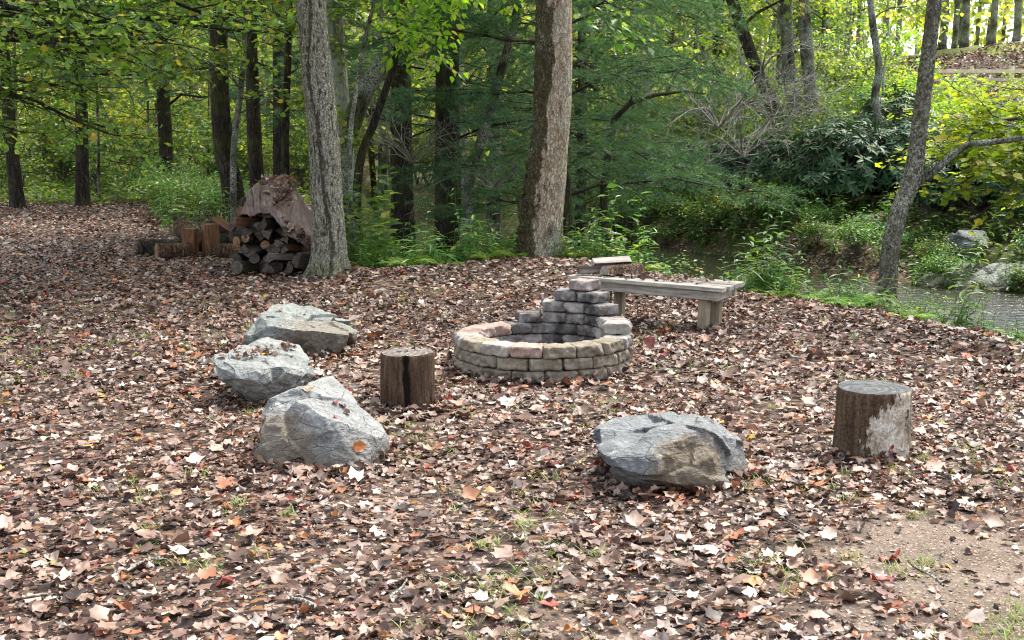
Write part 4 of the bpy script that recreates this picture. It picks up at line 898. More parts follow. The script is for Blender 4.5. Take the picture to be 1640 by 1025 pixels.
# ================================================================ VEGETATION
def wob(p0, p1, n, amp, r_, sag=0.0):
    t = np.linspace(0, 1, n)[:, None]; p = np.array(p0)[None] * (1 - t) + np.array(p1)[None] * t
    L = np.linalg.norm(np.array(p1) - np.array(p0)); off = np.cumsum(r_.normal(0, 1, (n, 3)), 0) * amp * L / n; off -= off[0]
    p = p + off; p[:, 2] += sag * L * (4 * t[:, 0] * (1 - t[:, 0])); return p
class Wood:
    def __init__(s): s.b = {}
    def add(s, pts, r0, r1, sides=5, pw=1.0):
        n = len(pts); t = np.linspace(0, 1, n) ** pw; s.b.setdefault((n, sides), []).append((pts, r0 + (r1 - r0) * t))
    def geo(s):
        g = Geo()
        for (n, sd_), L in s.b.items(): tubes(g, np.array([a for a, _ in L]), np.array([r for _, r in L]), sd_)
        return g
def leafy_branch(W, twigs, p0, d, L, r0, r_, sub=7, tw=6, droop=-.05, flat=.35, up=.15, twl=.42, n=7):
    """a limb with side branches and twigs; twigs get (p, q)"""
    d = np.array(d, float); d /= np.linalg.norm(d); pts = wob(p0, np.array(p0) + d * L, n, .22, r_, up)
    pts[:, 2] += droop * L * np.linspace(0, 1, n) ** 2; W.add(pts, r0, r0 * .22, 5)
    for k in range(sub):
        t = .22 + .78 * (k + r_.random()) / sub; i = min(int(t * (n - 1)), n - 2); f = t * (n - 1) - i; b = pts[i] * (1 - f) + pts[i + 1] * f
        side = (-1) ** k; ax = unit(pts[i + 1] - pts[i]); lat = unit(np.cross(ax, [0, 0, 1.])) * side
        dd = unit(ax * r_.uniform(.35, .8) + lat * r_.uniform(.5, 1.0) + np.array([0, 0, r_.normal(.05, flat * .6)])); LL = L * (.62 - .38 * t) * r_.uniform(.7, 1.15) + .15
        sp_ = wob(b, b + dd * LL, 5, .25, r_, .04); sp_[:, 2] += droop * LL * np.linspace(0, 1, 5) ** 2; W.add(sp_, r0 * .38 * (1 - .5 * t), r0 * .08, 4)
        for j in range(tw):
            u = .15 + .85 * (j + r_.random()) / tw; i2 = min(int(u * 4), 3); f2 = u * 4 - i2; c = sp_[i2] * (1 - f2) + sp_[i2 + 1] * f2
            ax2 = unit(sp_[i2 + 1] - sp_[i2]); lt = unit(np.cross(ax2, [0, 0, 1.])) * (-1) ** j
            d2 = unit(ax2 * r_.uniform(.3, .9) + lt * r_.uniform(.4, 1) + np.array([0, 0, r_.normal(0, flat)])); l2 = twl * r_.uniform(.5, 1.2)
            e = c + d2 * l2; e[2] += droop * l2; tp = np.array([c, (c + e) / 2 + r_.normal(0, .02, 3), e]); W.add(tp, max(r0 * .1, .004), .002, 3); twigs.append((c, e))
def twig_leaves(g, twigs, r_, per, size, tpl, flat=.45, spread=.05, droop=.25, mi=0, alt=True):
    if not twigs: return
    P0 = np.array([a for a, _ in twigs]); P1 = np.array([b for _, b in twigs]); M = len(P0)
    t = (np.arange(per)[None] + r_.random((M, per))) / per; c = P0[:, None] * (1 - t[..., None]) + P1[:, None] * t[..., None]
    ax = unit(P1 - P0)[:, None] * np.ones((1, per, 1)); up = np.array([0, 0, 1.]); lat = unit(np.cross(ax, up)) * np.where(np.arange(per) % 2 == 0, 1, -1)[None, :, None]
    A = ax * r_.uniform(.2, .9, (M, per, 1)) + lat * r_.uniform(.4, 1.1, (M, per, 1)) + np.array([0, 0, -droop]) + r_.normal(0, .2, (M, per, 3))
    N = up + r_.normal(0, flat, (M, per, 3)); c = c + r_.normal(0, spread, (M, per, 3))
    sz = size * np.exp(r_.normal(0, .22, (M, per)))
    scatter(g, c.reshape(-1, 3), A.reshape(-1, 3), N.reshape(-1, 3), sz.ravel(), tpl, mi)
def trunk_geo(pts, rads, sides=14, flare=.35, seg=26, lump=.06, seed=0):
    a = np.array(pts, float); k = len(a); t = np.linspace(0, k - 1, seg); i = np.clip(np.floor(t).astype(int), 0, k - 2); f = (t - i)[:, None]
    q = lambda o: a[np.clip(i + o, 0, k - 1)]
    p = .5 * (2 * q(0) + (-q(-1) + q(1)) * f + (2 * q(-1) - 5 * q(0) + 4 * q(1) - q(2)) * f ** 2 + (-q(-1) + 3 * q(0) - 3 * q(1) + q(2)) * f ** 3)
    r = np.interp(t, np.arange(k), rads); hgt0 = p[:, 2] - p[0, 2]; r = r * (1 + flare * np.exp(-hgt0 / .22))
    g = Geo(); V, b = tubes(g, p[None], r[None], sides); V = V.reshape(-1, 3)
    th = np.tile(np.arange(sides), seg) * 2 * math.pi / sides; rr = np.repeat(r, sides)
    n_ = fbm(np.stack([np.cos(th) * 1.6, np.sin(th) * 1.6, V[:, 2] * 1.4], -1), 3, seed); V = V + unit(V - np.repeat(p, sides, 0)) * (rr * lump * n_ * 2)[:, None]
    butt = np.exp(-np.repeat(hgt0, sides) / .25) * .28 * np.cos(th * 5 + seed) * rr; V = V + unit(V - np.repeat(p, sides, 0)) * butt[:, None]
    g.v = [V]; return g, p, r
def merge(g, g2):
    for k in (3, 4):
        for f, mm in zip(g2.f[k], g2.m[k]): g.f[k].append(f + g.n); g.m[k].append(mm)
    g.v += g2.v; g.at += g2.at; g.n += g2.n
BUSHES = []
# ------------------------------------------------ generic broadleaf tree prototype at the origin
def broad_tree(name, seed, Ht, r0, z0, nb, L, mats, leaf_tpl, leaf_size, per=8, sub=7, tw=6, lean=(0, 0), droop=-.12, flat=.45, pts=None, rads=None, flare=.35, dirs=None, up=.15, upz=(.05, .5), twl=.42, sides=14, zmax=None):
    r_ = np.random.default_rng(seed)
    if pts is None:
        pts = [(lean[0] * t ** 1.3 + r_.normal(0, .05) * (t > 0), lean[1] * t ** 1.3 + r_.normal(0, .05) * (t > 0), Ht * t - .1) for t in np.linspace(0, 1, 6)]; rads = [r0, r0 * .9, r0 * .78, r0 * .62, r0 * .42, r0 * .15]
    g, p, r = trunk_geo(pts, rads, sides, flare, 30, .06, seed); W = Wood(); twigs = []
    for k in range(nb):
        z = z0 + ((zmax or Ht * .97) - z0) * (k + r_.random()) / nb; i = int(np.argmin(np.abs(p[:, 2] - z))); az = k * 2.4 + r_.normal(0, .4)
        if dirs is not None: az = r_.uniform(*dirs)
        frac = (z - z0) / max(p[-1, 2] - z0, .1); LL = L * (1 - .45 * frac) * r_.uniform(.7, 1.15)
        leafy_branch(W, twigs, p[i], (math.cos(az), math.sin(az), r_.uniform(*upz)), LL, max(r[i] * .32, .012), r_, sub, tw, droop, .35, up, twl)
    merge(g, W.geo()); cg = Geo(); twig_leaves(cg, twigs, r_, per, leaf_size, leaf_tpl, flat)
    e = bpy.data.objects.new(name, None); C.objects.link(e)
    link('trunk', g.mesh('trunk', mats[0], True), e); link('crown', cg.mesh('crown', mats[1], False), e)
    return e
# ------------------------------------------------ white pine: layered sprays of long needles
def needle_tufts(g, twigs, r_, per, nl, nn=9, wd=.055):
    P0 = np.array([a for a, _ in twigs]); P1 = np.array([b for _, b in twigs]); M = len(P0)
    t = (np.arange(per)[None] + r_.random((M, per))) / per * .9 + .1; c = (P0[:, None] * (1 - t[..., None]) + P1[:, None] * t[..., None]).reshape(-1, 3)
    ax = np.repeat(unit(P1 - P0), per, 0); K = len(c)
    tpl = (np.array([(-wd / 2, 0, 0), (wd / 2, 0, 0), (0, 1, -.08)]), np.array([(0, 1, 2)]))
    for q in range(nn):
        rnd = unit(r_.normal(0, 1, (K, 3))); A = ax * .75 + rnd * .85 + np.array([0, 0, .12]); scatter(g, c, A, rnd[:, ::-1] + .01, nl * r_.uniform(.7, 1.1, K), tpl)
def pine_tree(name, seed, Ht, r0, z0, nb, L, pts=None, dirs=None, tuft=1.0, mat=None, sub=9, zmax=None):
    r_ = np.random.default_rng(seed)
    if pts is None: pts = [(r_.normal(0, .04), r_.normal(0, .04), Ht * t - .1) for t in np.linspace(0, 1, 5)]
    rads = list(np.linspace(r0, r0 * .35, len(pts)))
    g, p, r = trunk_geo(pts, rads, 14, .3, 30, .04, seed); W = Wood(); twigs = []
    for k in range(nb):
        z = z0 + ((zmax or Ht * .96) - z0) * (k + r_.random() * .5) / nb; i = int(np.argmin(np.abs(p[:, 2] - z))); az = k * 2.4 + r_.normal(0, .3) if dirs is None else r_.uniform(*dirs)
        frac = (z - z0) / (Ht - z0); LL = L * (1 - .5 * frac) * r_.uniform(.75, 1.1)
        leafy_branch(W, twigs, p[i], (math.cos(az), math.sin(az), r_.uniform(-.05, .22)), LL, .028 * L / 3, r_, sub, 6, -.10, .12, .05, .34)
    # dead lower limbs
    for k in range(9):
        z = .8 + (z0 + .8) * r_.random(); i = int(np.argmin(np.abs(p[:, 2] - z))); az = r_.random() * 6.28; Lb = r_.uniform(.7, 1.9); d = np.array([math.cos(az), math.sin(az), r_.uniform(-.15, .15)])
        b = wob(p[i], p[i] + d * Lb, 5, .25, r_); W.add(b, .014, .003, 4)
        for j in range(4): q = b[1 + j % 4]; W.add(wob(q, q + unit(d + r_.normal(0, .6, 3)) * Lb * .35, 3, .2, r_), .006, .002, 3)
    merge(g, W.geo()); cg = Geo(); needle_tufts(cg, twigs, r_, 6, .115 * tuft, 10, .07)
    e = bpy.data.objects.new(name, None); C.objects.link(e); link('trunk', g.mesh('trunk', M_bark_dark, True), e); link('crown', cg.mesh('crown', mat or M_pine, False), e)
    return e
def at(o, px, Y, dz=0, rz=None, sc=None):
    x = X_at(px, Y); o.location = (x, Y, H(x, Y) + dz - .03)
    if rz is not None: o.rotation_euler = (0, 0, rz)
    if sc is not None: o.scale = (sc,) * 3
    return o
def local(pxs, Y, dz=0):
    """(px,py) list -> points relative to the first one's ground spot; py of the first is ignored"""
    x0 = X_at(pxs[0][0], Y); z0 = H(x0, Y); out = []
    for k, q in enumerate(pxs):
        yy = Y + (q[2] if len(q) > 2 else 0); v = P(q[0], q[1], yy); out.append((v.x - x0, v.y - Y, (v.z - z0) if k else -.12))
    return out, (x0, Y, z0)
EXEC_VEG = True
def custom_tree(name, pxs, Y, rads, label, mats, cat='tree', group=None, crown=None, seed=0, flare=.35, pine=False, **kw):
    pts, loc = local(pxs, Y)
    last = np.array(pts[-1]); prev = np.array(pts[-2]); d = unit(last - prev)
    hts = kw.pop('Ht', 8.0); extra = (hts - last[2]) / max(d[2], .4)
    if extra > 0: pts.append(tuple(last + d * extra * .5 + [0, 0, 0])); rads = list(rads) + [rads[-1] * .7]; pts.append(tuple(last + (d * .6 + np.array([0, 0, .5])) * extra)); rads.append(rads[-1] * .35)
    e = broad_tree(name, seed, hts, 0, kw.pop('z0', 3.5), kw.pop('nb', 10), kw.pop('L', 2.5), mats, kw.pop('tpl', L_QUAD), kw.pop('ls', .10), pts=pts, rads=rads, flare=flare, **kw)
    e.location = loc; return tag(e, label, cat, group)

GW = 'trees of the wood behind the clearing'
# ---- hero trees with modelled bark
def hero(name, pxs, Y, rads, kind, label, seed, nz, branches, leafmat_=M_maple, tpl=None, ls=.09, ns=150, kn=None, top=9.0, per=8):
    pts, loc = local(pxs, Y); last = np.array(pts[-1]); d = unit(last - np.array(pts[-2])); ex = max(top - last[2], .1)
    pts2 = pts + [tuple(last + d * ex)]; rad2 = list(rads) + [rads[-1] * .55]
    a = np.array(pts2, float); k = len(a); seg = 330; zz = np.linspace(0, k - 1, seg); i = np.clip(np.floor(zz).astype(int), 0, k - 2); f = (zz - i)[:, None]
    q = lambda o: a[np.clip(i + o, 0, k - 1)]
    p = .5 * (2 * q(0) + (-q(-1) + q(1)) * f + (2 * q(-1) - 5 * q(0) + 4 * q(1) - q(2)) * f ** 2 + (-q(-1) + 3 * q(0) - 3 * q(1) + q(2)) * f ** 3)
    r = np.interp(zz, np.arange(k), rad2); h0 = np.maximum(p[:, 2], 0); r = r * (1 + .38 * np.exp(-h0 / .17))
    th = np.linspace(0, 2 * math.pi, ns, endpoint=False); TH, PI_ = np.meshgrid(th, np.arange(seg)); RR = r[PI_]; ZZ_ = p[PI_, 2]
    # cross-sections stay level: x to the right, y away
    f1 = fbm(np.stack([np.cos(TH) * 1.3, np.sin(TH) * 1.3, ZZ_ * .9], -1), 3, seed)
    ridg = 1 - 2 * np.abs(fbm(np.stack([np.cos(TH) * 7 + .3 * np.sin(ZZ_ * 9), np.sin(TH) * 7, ZZ_ * 11], -1), 4, seed + 2)); fine = fbm(np.stack([np.cos(TH) * 20, np.sin(TH) * 20, ZZ_ * 22], -1), 3, seed + 5)
    rr = RR * (1 + .07 * f1) + nz * (.9 * ridg * .6 + .5 * fine) + RR * .22 * np.exp(-ZZ_.clip(0) / .18) * np.cos(4 * TH + seed)
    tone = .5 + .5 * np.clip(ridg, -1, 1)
    if kind == 'peeled':
        side = np.cos(TH) + .14 * np.sin(ZZ_ * 2.2) + .28 * fbm(np.stack([np.cos(TH) * 2.5, np.sin(TH) * 2.5, ZZ_ * 3.2], -1), 4, 77) + .34 - .30 * sstep(ZZ_, 1.4, 3.0)
        tone = sstep(side, -.55, .45); smooth = sstep(side, -.2, .1); rr = RR * (1 + .07 * f1) + (1 - smooth) * (.030 + nz * 1.6 * ridg + nz * 1.0 * fine) + smooth * nz * .35 * (ridg + fine) + RR * .15 * np.exp(-ZZ_.clip(0) / .2) * np.cos(4 * TH + 1)
        # ragged dead ivy bark flare on the left foot
        fl = np.exp(-((TH - math.pi) / .5) ** 2) * np.exp(-((ZZ_ - .5) / .7) ** 2) * .07; rr = rr + fl * (1 + .8 * fine)
        # healed knot near the foot, facing the camera, right side
        kx = ((TH - (1.5 * math.pi + .22)) * RR) ; kz = (ZZ_ - .33); dd = np.sqrt((kx / .075) ** 2 + (kz / .15) ** 2)
        rr = rr + .028 * np.exp(-((dd - 1.0) / .28) ** 2) - .05 * (dd < .62) * (1 - (dd / .62) ** 2)
        tone = np.where(dd < .5, .46, tone)
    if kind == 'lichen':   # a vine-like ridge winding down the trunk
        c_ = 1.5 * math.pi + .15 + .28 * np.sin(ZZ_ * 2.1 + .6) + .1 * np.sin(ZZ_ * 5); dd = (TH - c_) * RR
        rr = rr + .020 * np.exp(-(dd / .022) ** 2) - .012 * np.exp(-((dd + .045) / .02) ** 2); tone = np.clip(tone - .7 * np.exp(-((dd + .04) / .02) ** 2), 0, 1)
    V = np.stack([p[PI_, 0] + rr * np.cos(TH), p[PI_, 1] + rr * np.sin(TH), ZZ_ + 0 * rr], -1)
    g = Geo(); ii = np.arange(seg - 1)[:, None]; jj = np.arange(ns)[None]; j2 = (jj + 1) % ns
    g.add(V.reshape(-1, 3), np.stack([ii * ns + jj, ii * ns + j2, (ii + 1) * ns + j2, (ii + 1) * ns + jj], -1).reshape(-1, 4), 0, tone.ravel())
    e = empty(name, loc, 0, label, 'tree'); link('trunk', g.mesh('trunk', hero_bark(name + '_bark_' + kind, kind), True), e)
    r_ = np.random.default_rng(seed); W = Wood(); tw = []
    for (z, az, el, L) in branches:
        i = int(np.argmin(np.abs(p[:, 2] - z))); leafy_branch(W, tw, p[i], (math.cos(az), math.sin(az), el), L, max(r[i] * .22, .014), r_, 9, 7, -.10, .35, .1, .4)
    if branches:
        link('branches', W.geo().mesh('branches', M_twig, True), e); cg = Geo(); twig_leaves(cg, tw, r_, per, ls, tpl or maple(2, .3), .5); link('crown', cg.mesh('crown', leafmat_, False), e)
    return e, p, loc
# left lichen trunk, its low boughs reach left over the wood edge
hb = [(z, az, el, L) for z, az, el, L in [(3.3, 3.4, .15, 2.2), (3.6, 2.6, .1, 2.8), (3.9, -.2, .1, 1.3), (4.3, 3.0, .1, 3.2), (4.5, 4.2, .2, 2.2), (5.0, .6, .25, 2.6), (5.4, 3.8, .2, 3.0), (5.9, 1.9, .2, 3), (6.4, 5.4, .3, 3), (7, 3.1, .3, 3), (7.6, .3, .4, 3), (8.2, 2.2, .5, 2.4)]]
hero('lichen_trunk_tree', [(526, 440), (527, 400), (524, 330), (516, 200), (506, 100), (497, 0)], 13.85, (.185, .175, .175, .168, .163, .155), 'lichen', 'thick grey trunk crusted with pale lichen beside the tarp covered woodpile', 5, .008, hb, M_maple)
hero('peeling_trunk_tree', [(874, 415), (874, 380), (879, 280), (886, 180), (888, 90), (889, 0)], 15.4, (.205, .195, .210, .210, .206, .20), 'peeled', 'stout tan trunk with dark bark peeling from its left side, behind the fire pit', 9, .008,
     [(5.2, 2.5, .2, 2.6), (5.6, 5.6, .2, 2.4), (6.2, .6, .3, 3), (6.9, 3.4, .3, 3), (7.5, 1.6, .3, 2.6), (8.2, 4.6, .4, 2.4)], M_maple)
hero('leaning_creek_tree', [(1422, 475), (1424, 425), (1438, 345), (1461, 285, .1), (1473, 200, .1), (1485, 100, .1), (1497, 0, .1)], 13.3, (.104, .097, .094, .097, .084, .078, .072), 'flaky', 'bent grey trunk kinked at its broken side limb, standing by the creek on the right', 14, .006,
     [(4.4, .3, .2, 2.0), (5, 2.5, .3, 2), (5.6, 1.2, .3, 2.2), (6.2, 4.6, .3, 2), (6.8, 0, .4, 2), (7.6, 3, .5, 1.8)], M_yellow, top=8.5)
# grey limb with bright leaves reaching right from the bent trunk
def side_limb():
    Y = 13.4; line = [(1468, 292, Y), (1495, 275, Y), (1528, 246, Y - .1), (1552, 230, Y - .1), (1590, 228, Y - .2), (1640, 221, Y - .3), (1700, 215, Y - .5)]
    pts = np.array([list(P(*q)) for q in line]); b = pts[0].copy(); W = Wood(); W.add(pts, .046, .022, 8)
    rb = np.random.default_rng(3); 
    e = [o for o in C.objects if o.name == 'leaning_creek_tree'][0]; pts_l = pts - np.array(e.location); W = Wood(); W.add(pts_l, .046, .022, 8)
    W.add(wob(pts_l[3], pts_l[3] + [.02, 0, .12], 3, .2, rb), .02, .01, 5)
    link('broken_limb', W.geo().mesh('limb', M_bark_mid, True), e)
side_limb()

# bright low boughs entering at the right edge (tree stands just outside the frame)
def bough_tree(name, base, Ht, r0, boughs, label, mats, seed, ls, tpl, per=9, sub=9, tw=7, twl=.4, flat=.4):
    r_ = np.random.default_rng(seed); bx, by = base; bz_ = H(bx, by)
    pts = [(0, 0, -.1), (.05, 0, Ht * .3), (-.05, .05, Ht * .6), (0, 0, Ht)]; g, p, r = trunk_geo(pts, [r0, r0 * .85, r0 * .6, r0 * .2], 14, .35, 26, .06, seed); W = Wood(); tw_ = []
    for (tip, z) in boughs:
        i = int(np.argmin(np.abs(p[:, 2] - z))); v = np.array(tip) - np.array([bx, by, bz_]) - p[i]; L = np.linalg.norm(v)
        leafy_branch(W, tw_, p[i], v, L, .03 + .006 * L, r_, sub + int(L), tw, 0.0, .3, .03, twl, 9)
    merge(g, W.geo()); cg = Geo(); twig_leaves(cg, tw_, r_, per, ls, tpl, flat)
    e = empty(name, (bx, by, bz_), 0, label, 'tree'); link('trunk', g.mesh('trunk', mats[0], True), e); link('crown', cg.mesh('crown', mats[1], False), e); return e
def tips(L): return [(tuple(P(*t)), z) for t, z in L]
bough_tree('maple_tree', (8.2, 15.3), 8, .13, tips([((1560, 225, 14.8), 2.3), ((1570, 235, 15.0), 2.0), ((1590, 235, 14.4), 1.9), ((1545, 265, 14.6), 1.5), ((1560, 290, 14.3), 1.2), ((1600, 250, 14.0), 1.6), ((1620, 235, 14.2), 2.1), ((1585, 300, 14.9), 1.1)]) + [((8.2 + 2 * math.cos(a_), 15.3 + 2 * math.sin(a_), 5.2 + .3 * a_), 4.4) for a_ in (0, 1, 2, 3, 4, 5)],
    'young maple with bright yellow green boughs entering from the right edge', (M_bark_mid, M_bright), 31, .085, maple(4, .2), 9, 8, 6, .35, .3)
# sweetgum boughs at the upper left, tree left of the frame
bough_tree('sweetgum_tree', (-7.6, 13.8), 9, .17, tips([((60, 40, 13.5), 3.0), ((180, 60, 13.2), 3.1), ((120, 110, 13.0), 2.7), ((300, 50, 14.0), 3.4), ((250, 130, 13.6), 2.9), ((60, 170, 13.5), 2.3), ((160, 195, 13.7), 2.3), ((340, 100, 14.3), 3.3), ((30, 215, 13.0), 2.0), ((220, 10, 13.5), 3.6), ((100, -40, 13.5), 4), ((300, -40, 14), 4.2)]) + [((-7.6 + 2.6 * math.cos(a_), 13.8 + 2.6 * math.sin(a_), 6 + .3 * a_), 5.5) for a_ in (2, 3.5, 5)],
    'broadleaf tree whose long low green boughs reach in at the upper left', (M_bark_dark, M_maple), 41, .068, maple(6, .3), 7, 8, 6, .38, .6)
# sapling sprays between dark trunk and lichen trunk
custom_tree('young_maple', [(372, 340), (374, 250), (385, 150), (392, 60), (395, 0)], 17.5, (.05, .045, .04, .034, .028), 'leafy young maple filling the gap left of the lichen crusted trunk', (M_bark_mid, M_maple), seed=51, z0=1.6, nb=17, L=1.7, tpl=maple(7, .3), ls=.075, Ht=6.5, per=9, sub=7, tw=5, twl=.35)
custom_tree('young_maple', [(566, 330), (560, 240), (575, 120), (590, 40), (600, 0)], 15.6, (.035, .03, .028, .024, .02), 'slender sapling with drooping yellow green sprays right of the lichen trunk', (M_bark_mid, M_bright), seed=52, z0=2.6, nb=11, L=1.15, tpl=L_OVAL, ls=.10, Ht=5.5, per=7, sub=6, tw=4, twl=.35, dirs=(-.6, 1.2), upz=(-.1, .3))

# ---- trunks one can pick out
def tr(px, Y, w, pts, label, mats=None, seed=0, **kw):
    n = len(pts) + 1; r0 = w / 2 / FOC * Y * 1.02
    return custom_tree('forest_tree', [(px, 0)] + pts, Y, [r0 * (1 - .06 * i) for i in range(n)], label, mats or (M_bark_dark, M_shrub), seed=seed, group=GW, **kw)
far = dict(tpl=L_QUAD, ls=.13, per=7, sub=6, tw=5, twl=.5)
tr(366, 20.5, 36, [(372, 300), (358, 240), (352, 150), (350, 60), (352, 0)], 'gnarled dark trunk with a ropy vine just left of the covered woodpile', (M_bark_dark, M_maple), 61, nb=9, z0=3.2, L=2.4, **far)
tr(408, 19.5, 24, [(408, 240), (404, 120), (400, 0)], 'straight dark trunk rising directly behind the woodpile', (M_bark_dark, M_maple), 62, nb=8, z0=3.4, L=2.3, **far)
tr(456, 21, 13, [(457, 250), (460, 130), (464, 0)], 'thin black trunk between the woodpile and the lichen trunk', None, 63, nb=8, z0=3, L=1.8, **far)
tr(548, 19, 30, [(552, 240), (540, 100), (534, 0)], 'pale straight trunk half hidden right of the lichen trunk', (M_bark_pale, M_maple), 64, nb=7, z0=4, L=2.2, **far)
tr(540, 17.5, 34, [(546, 260), (560, 210), (582, 150), (612, 105), (645, 65), (668, 10)], 'mossy leaning trunk that curves to the right behind the lichen trunk', (M_bark_moss, M_bright), 65, nb=7, z0=3.6, L=2.0, **far)
tr(560, 17.2, 15, [(575, 270), (598, 200), (612, 160), (634, 90), (645, 0)], 'thin dark leaning trunk under the curved mossy one', None, 66, nb=7, z0=3.4, L=1.8, **far)
tr(735, 18.8, 18, [(752, 285), (765, 245), (790, 160), (815, 70), (832, 0)], 'dark slanting trunk left of the peeling trunk', (M_bark_mid, M_shrub), 67, nb=7, z0=3.5, L=2.0, **far)
tr(1306, 29, 24, [(1300, 180), (1293, 90), (1285, -10)], 'straight dark trunk, right stem of the three on the slope across the creek', (M_bark_mid, M_yellow), 68, nb=10, z0=3.4, L=2.0, **far)
tr(1300, 29.4, 22, [(1270, 160), (1262, 90), (1258, -10)], 'middle stem of the three trunks on the slope across the creek', (M_bark_mid, M_yellow), 69, nb=8, z0=3.2, L=2.4, **far)
tr(1292, 28.6, 22, [(1250, 200), (1215, 120), (1190, 50), (1165, -20)], 'trunk leaning strongly left on the slope across the creek', (M_bark_dark, M_yellow), 70, nb=12, z0=3.0, L=2.8, **far)
tr(1412, 24, 14, [(1410, 220), (1401, 160), (1408, 110), (1398, 40), (1392, -20)], 'thin crooked dark trunk left of the bent creek tree', (M_bark_mid, M_yellow), 71, nb=7, z0=3.0, L=1.2, **far)
for k, (px, w_, Y, lab) in enumerate([(1512, 13, 60, 'left trunk of the close pair on the hilltop'), (1532, 9, 61, 'slim trunk between the hilltop pair'), (1548, 12, 60, 'right trunk of the close pair on the hilltop'), (1592, 11, 58, 'lone trunk on the grassy hilltop at the right'),
        (1440, 8, 58, 'slim hilltop trunk left of the bent creek tree'), (1358, 9, 50, 'slim far trunk above the slope left of the thin crooked trunk'), (1376, 7, 54, 'very slim far trunk beside the slim one above the slope'), (1240, 14, 46, 'far dark trunk left of the three slope trunks'), (1178, 9, 44, 'far slim trunk high on the slope in the middle distance'), (1128, 8, 50, 'far slim trunk above the brown slope'), (1630, 12, 62, 'dark hilltop trunk at the right edge')]):
    tr(px, Y, w_, [(px + random.uniform(-2, 2), 20), (px + random.uniform(-5, 5), -60)], lab, (M_bark_mid, M_far), 80 + k, nb=9, z0=6.0 if px > 1420 else 4.0, L=3.4, Ht=13, tpl=L_QUAD, ls=.22, per=6, sub=6, tw=5, twl=.8)

# ---- pines
def pine_at(px, Y, label, w=None, **kw):
    e = pine_tree('pine_tree', **kw); at(e, px, Y); tag(e, label, 'pine tree', 'white pines at the edge of the wood'); return e
p1 = pine_at(138, 27.5, 'straight dark pine at the far left edge of the clearing', seed=101, Ht=11, r0=.15, z0=2.7, zmax=6.5, nb=20, L=3.6, sub=10)
p2 = pine_at(268, 28, 'dark pine with feathery low boughs between the far left pine and the woodpile', seed=102, Ht=11, r0=.17, z0=2.3, zmax=6.5, nb=20, L=3.6, sub=10)
p3 = pine_at(715, 19.8, 'broad dark pine trunk standing between the leaning trunks and the peeling trunk', seed=103, Ht=10, r0=.24, z0=2.3, zmax=6.5, nb=15, L=2.4, sub=10)
p4 = pine_at(905, 18.6, 'pine with soft blue green boughs just behind the peeling trunk', seed=104, Ht=10, r0=.12, z0=1.5, zmax=6.0, nb=25, L=2.8, sub=11)
p5 = copy_tree(p4, rz=2.0, label='low boughed pine whose branches hang over the creek right of the peeling trunk'); at(p5, 930, 22.0, sc=.9)
p6 = copy_tree(p3, rz=1.1, label='pine crowded behind the curved mossy trunk'); at(p6, 640, 23)
p7 = copy_tree(p1, rz=1.7, label='pine just inside the left edge of the view'); at(p7, 25, 26.5)
p8 = copy_tree(p2, rz=2.9, label='tall pine in the gap above the woodpile'); at(p8, 455, 27)

# ---- background wood: prototypes and copies
bgp = []
for k, (Ht, r0, z0, nb, L, lf, bk) in enumerate([(12, .13, 2.0, 20, 3.0, M_far, M_bark_mid), (11, .10, 1.4, 20, 2.6, M_yellow, M_bark_dark), (13, .16, 2.8, 20, 3.4, M_far, M_bark_dark), (9, .07, 1.0, 20, 2.2, M_shrub, M_bark_mid), (12, .12, 2.2, 18, 3.0, M_bright, M_bark_pale)]):
    e = broad_tree('woodland_tree', 200 + k, Ht, r0, z0, int(nb * .72), L, (bk, lf), L_QUAD, .135, 6, 6, 5, twl=.6, zmax=9.0, lean=(random.uniform(-.6, .6), 0), droop=-.12, sides=9)
    bgp.append(e)
labs = ['slim tree with pale yellow green leaves in the background wood', 'small dark stemmed tree with yellowing leaves in the background wood', 'tall dark trunked tree with pale leaves in the background wood', 'bushy dark green young tree in the background wood', 'pale barked tree with bright leaves in the background wood']
used = [False] * 5; taken = []
r_ = np.random.default_rng(99)
def put(k, x, y, s):
    o = bgp[k] if not used[k] else copy_tree(bgp[k]); used[k] = True
    o.location = (x, y, H(x, y) - .05); o.rotation_euler = (0, 0, r_.random() * 6.28); o.scale = (s, s, s * r_.uniform(.9, 1.15)); tag(o, labs[k], 'tree', 'background wood: ' + ['slim yellow green trees', 'yellowing dark stemmed trees', 'tall dark trunked trees', 'bushy dark green trees', 'pale barked trees'][k])
tries = 0
while len(taken) < 105 and tries < 6000:
    tries += 1; y = 24 + 50 * r_.random() ** 1.1; px = r_.uniform(-180, 1820); x = X_at(px, y)
    if x > 0 and y < y_far(x) + 2.5: continue
    if px > 960 and y < 33: continue
    if px > 1340 and (y < 66 or r_.random() < .6 or (px < 1700 and y < 64 and r_.random() < .7)): continue
    if px > 930 and px <= 1380 and y < 40 and r_.random() < .55: continue
    if px < 520 and y < 41: continue
    if y < 25 and px > 500: continue
    if 470 < px < 1000 and y < 36 and r_.random() < .6: continue
    if any((x - a) ** 2 + (y - b) ** 2 < 3.2 for a, b in taken): continue
    taken.append((x, y)); k = int(r_.choice(5, p=[.26, .2, .2, .16, .18])) if px > 500 else int(r_.choice(5, p=[.22, .2, .18, .22, .18])); put(k, x, y, r_.uniform(.8, 1.25))
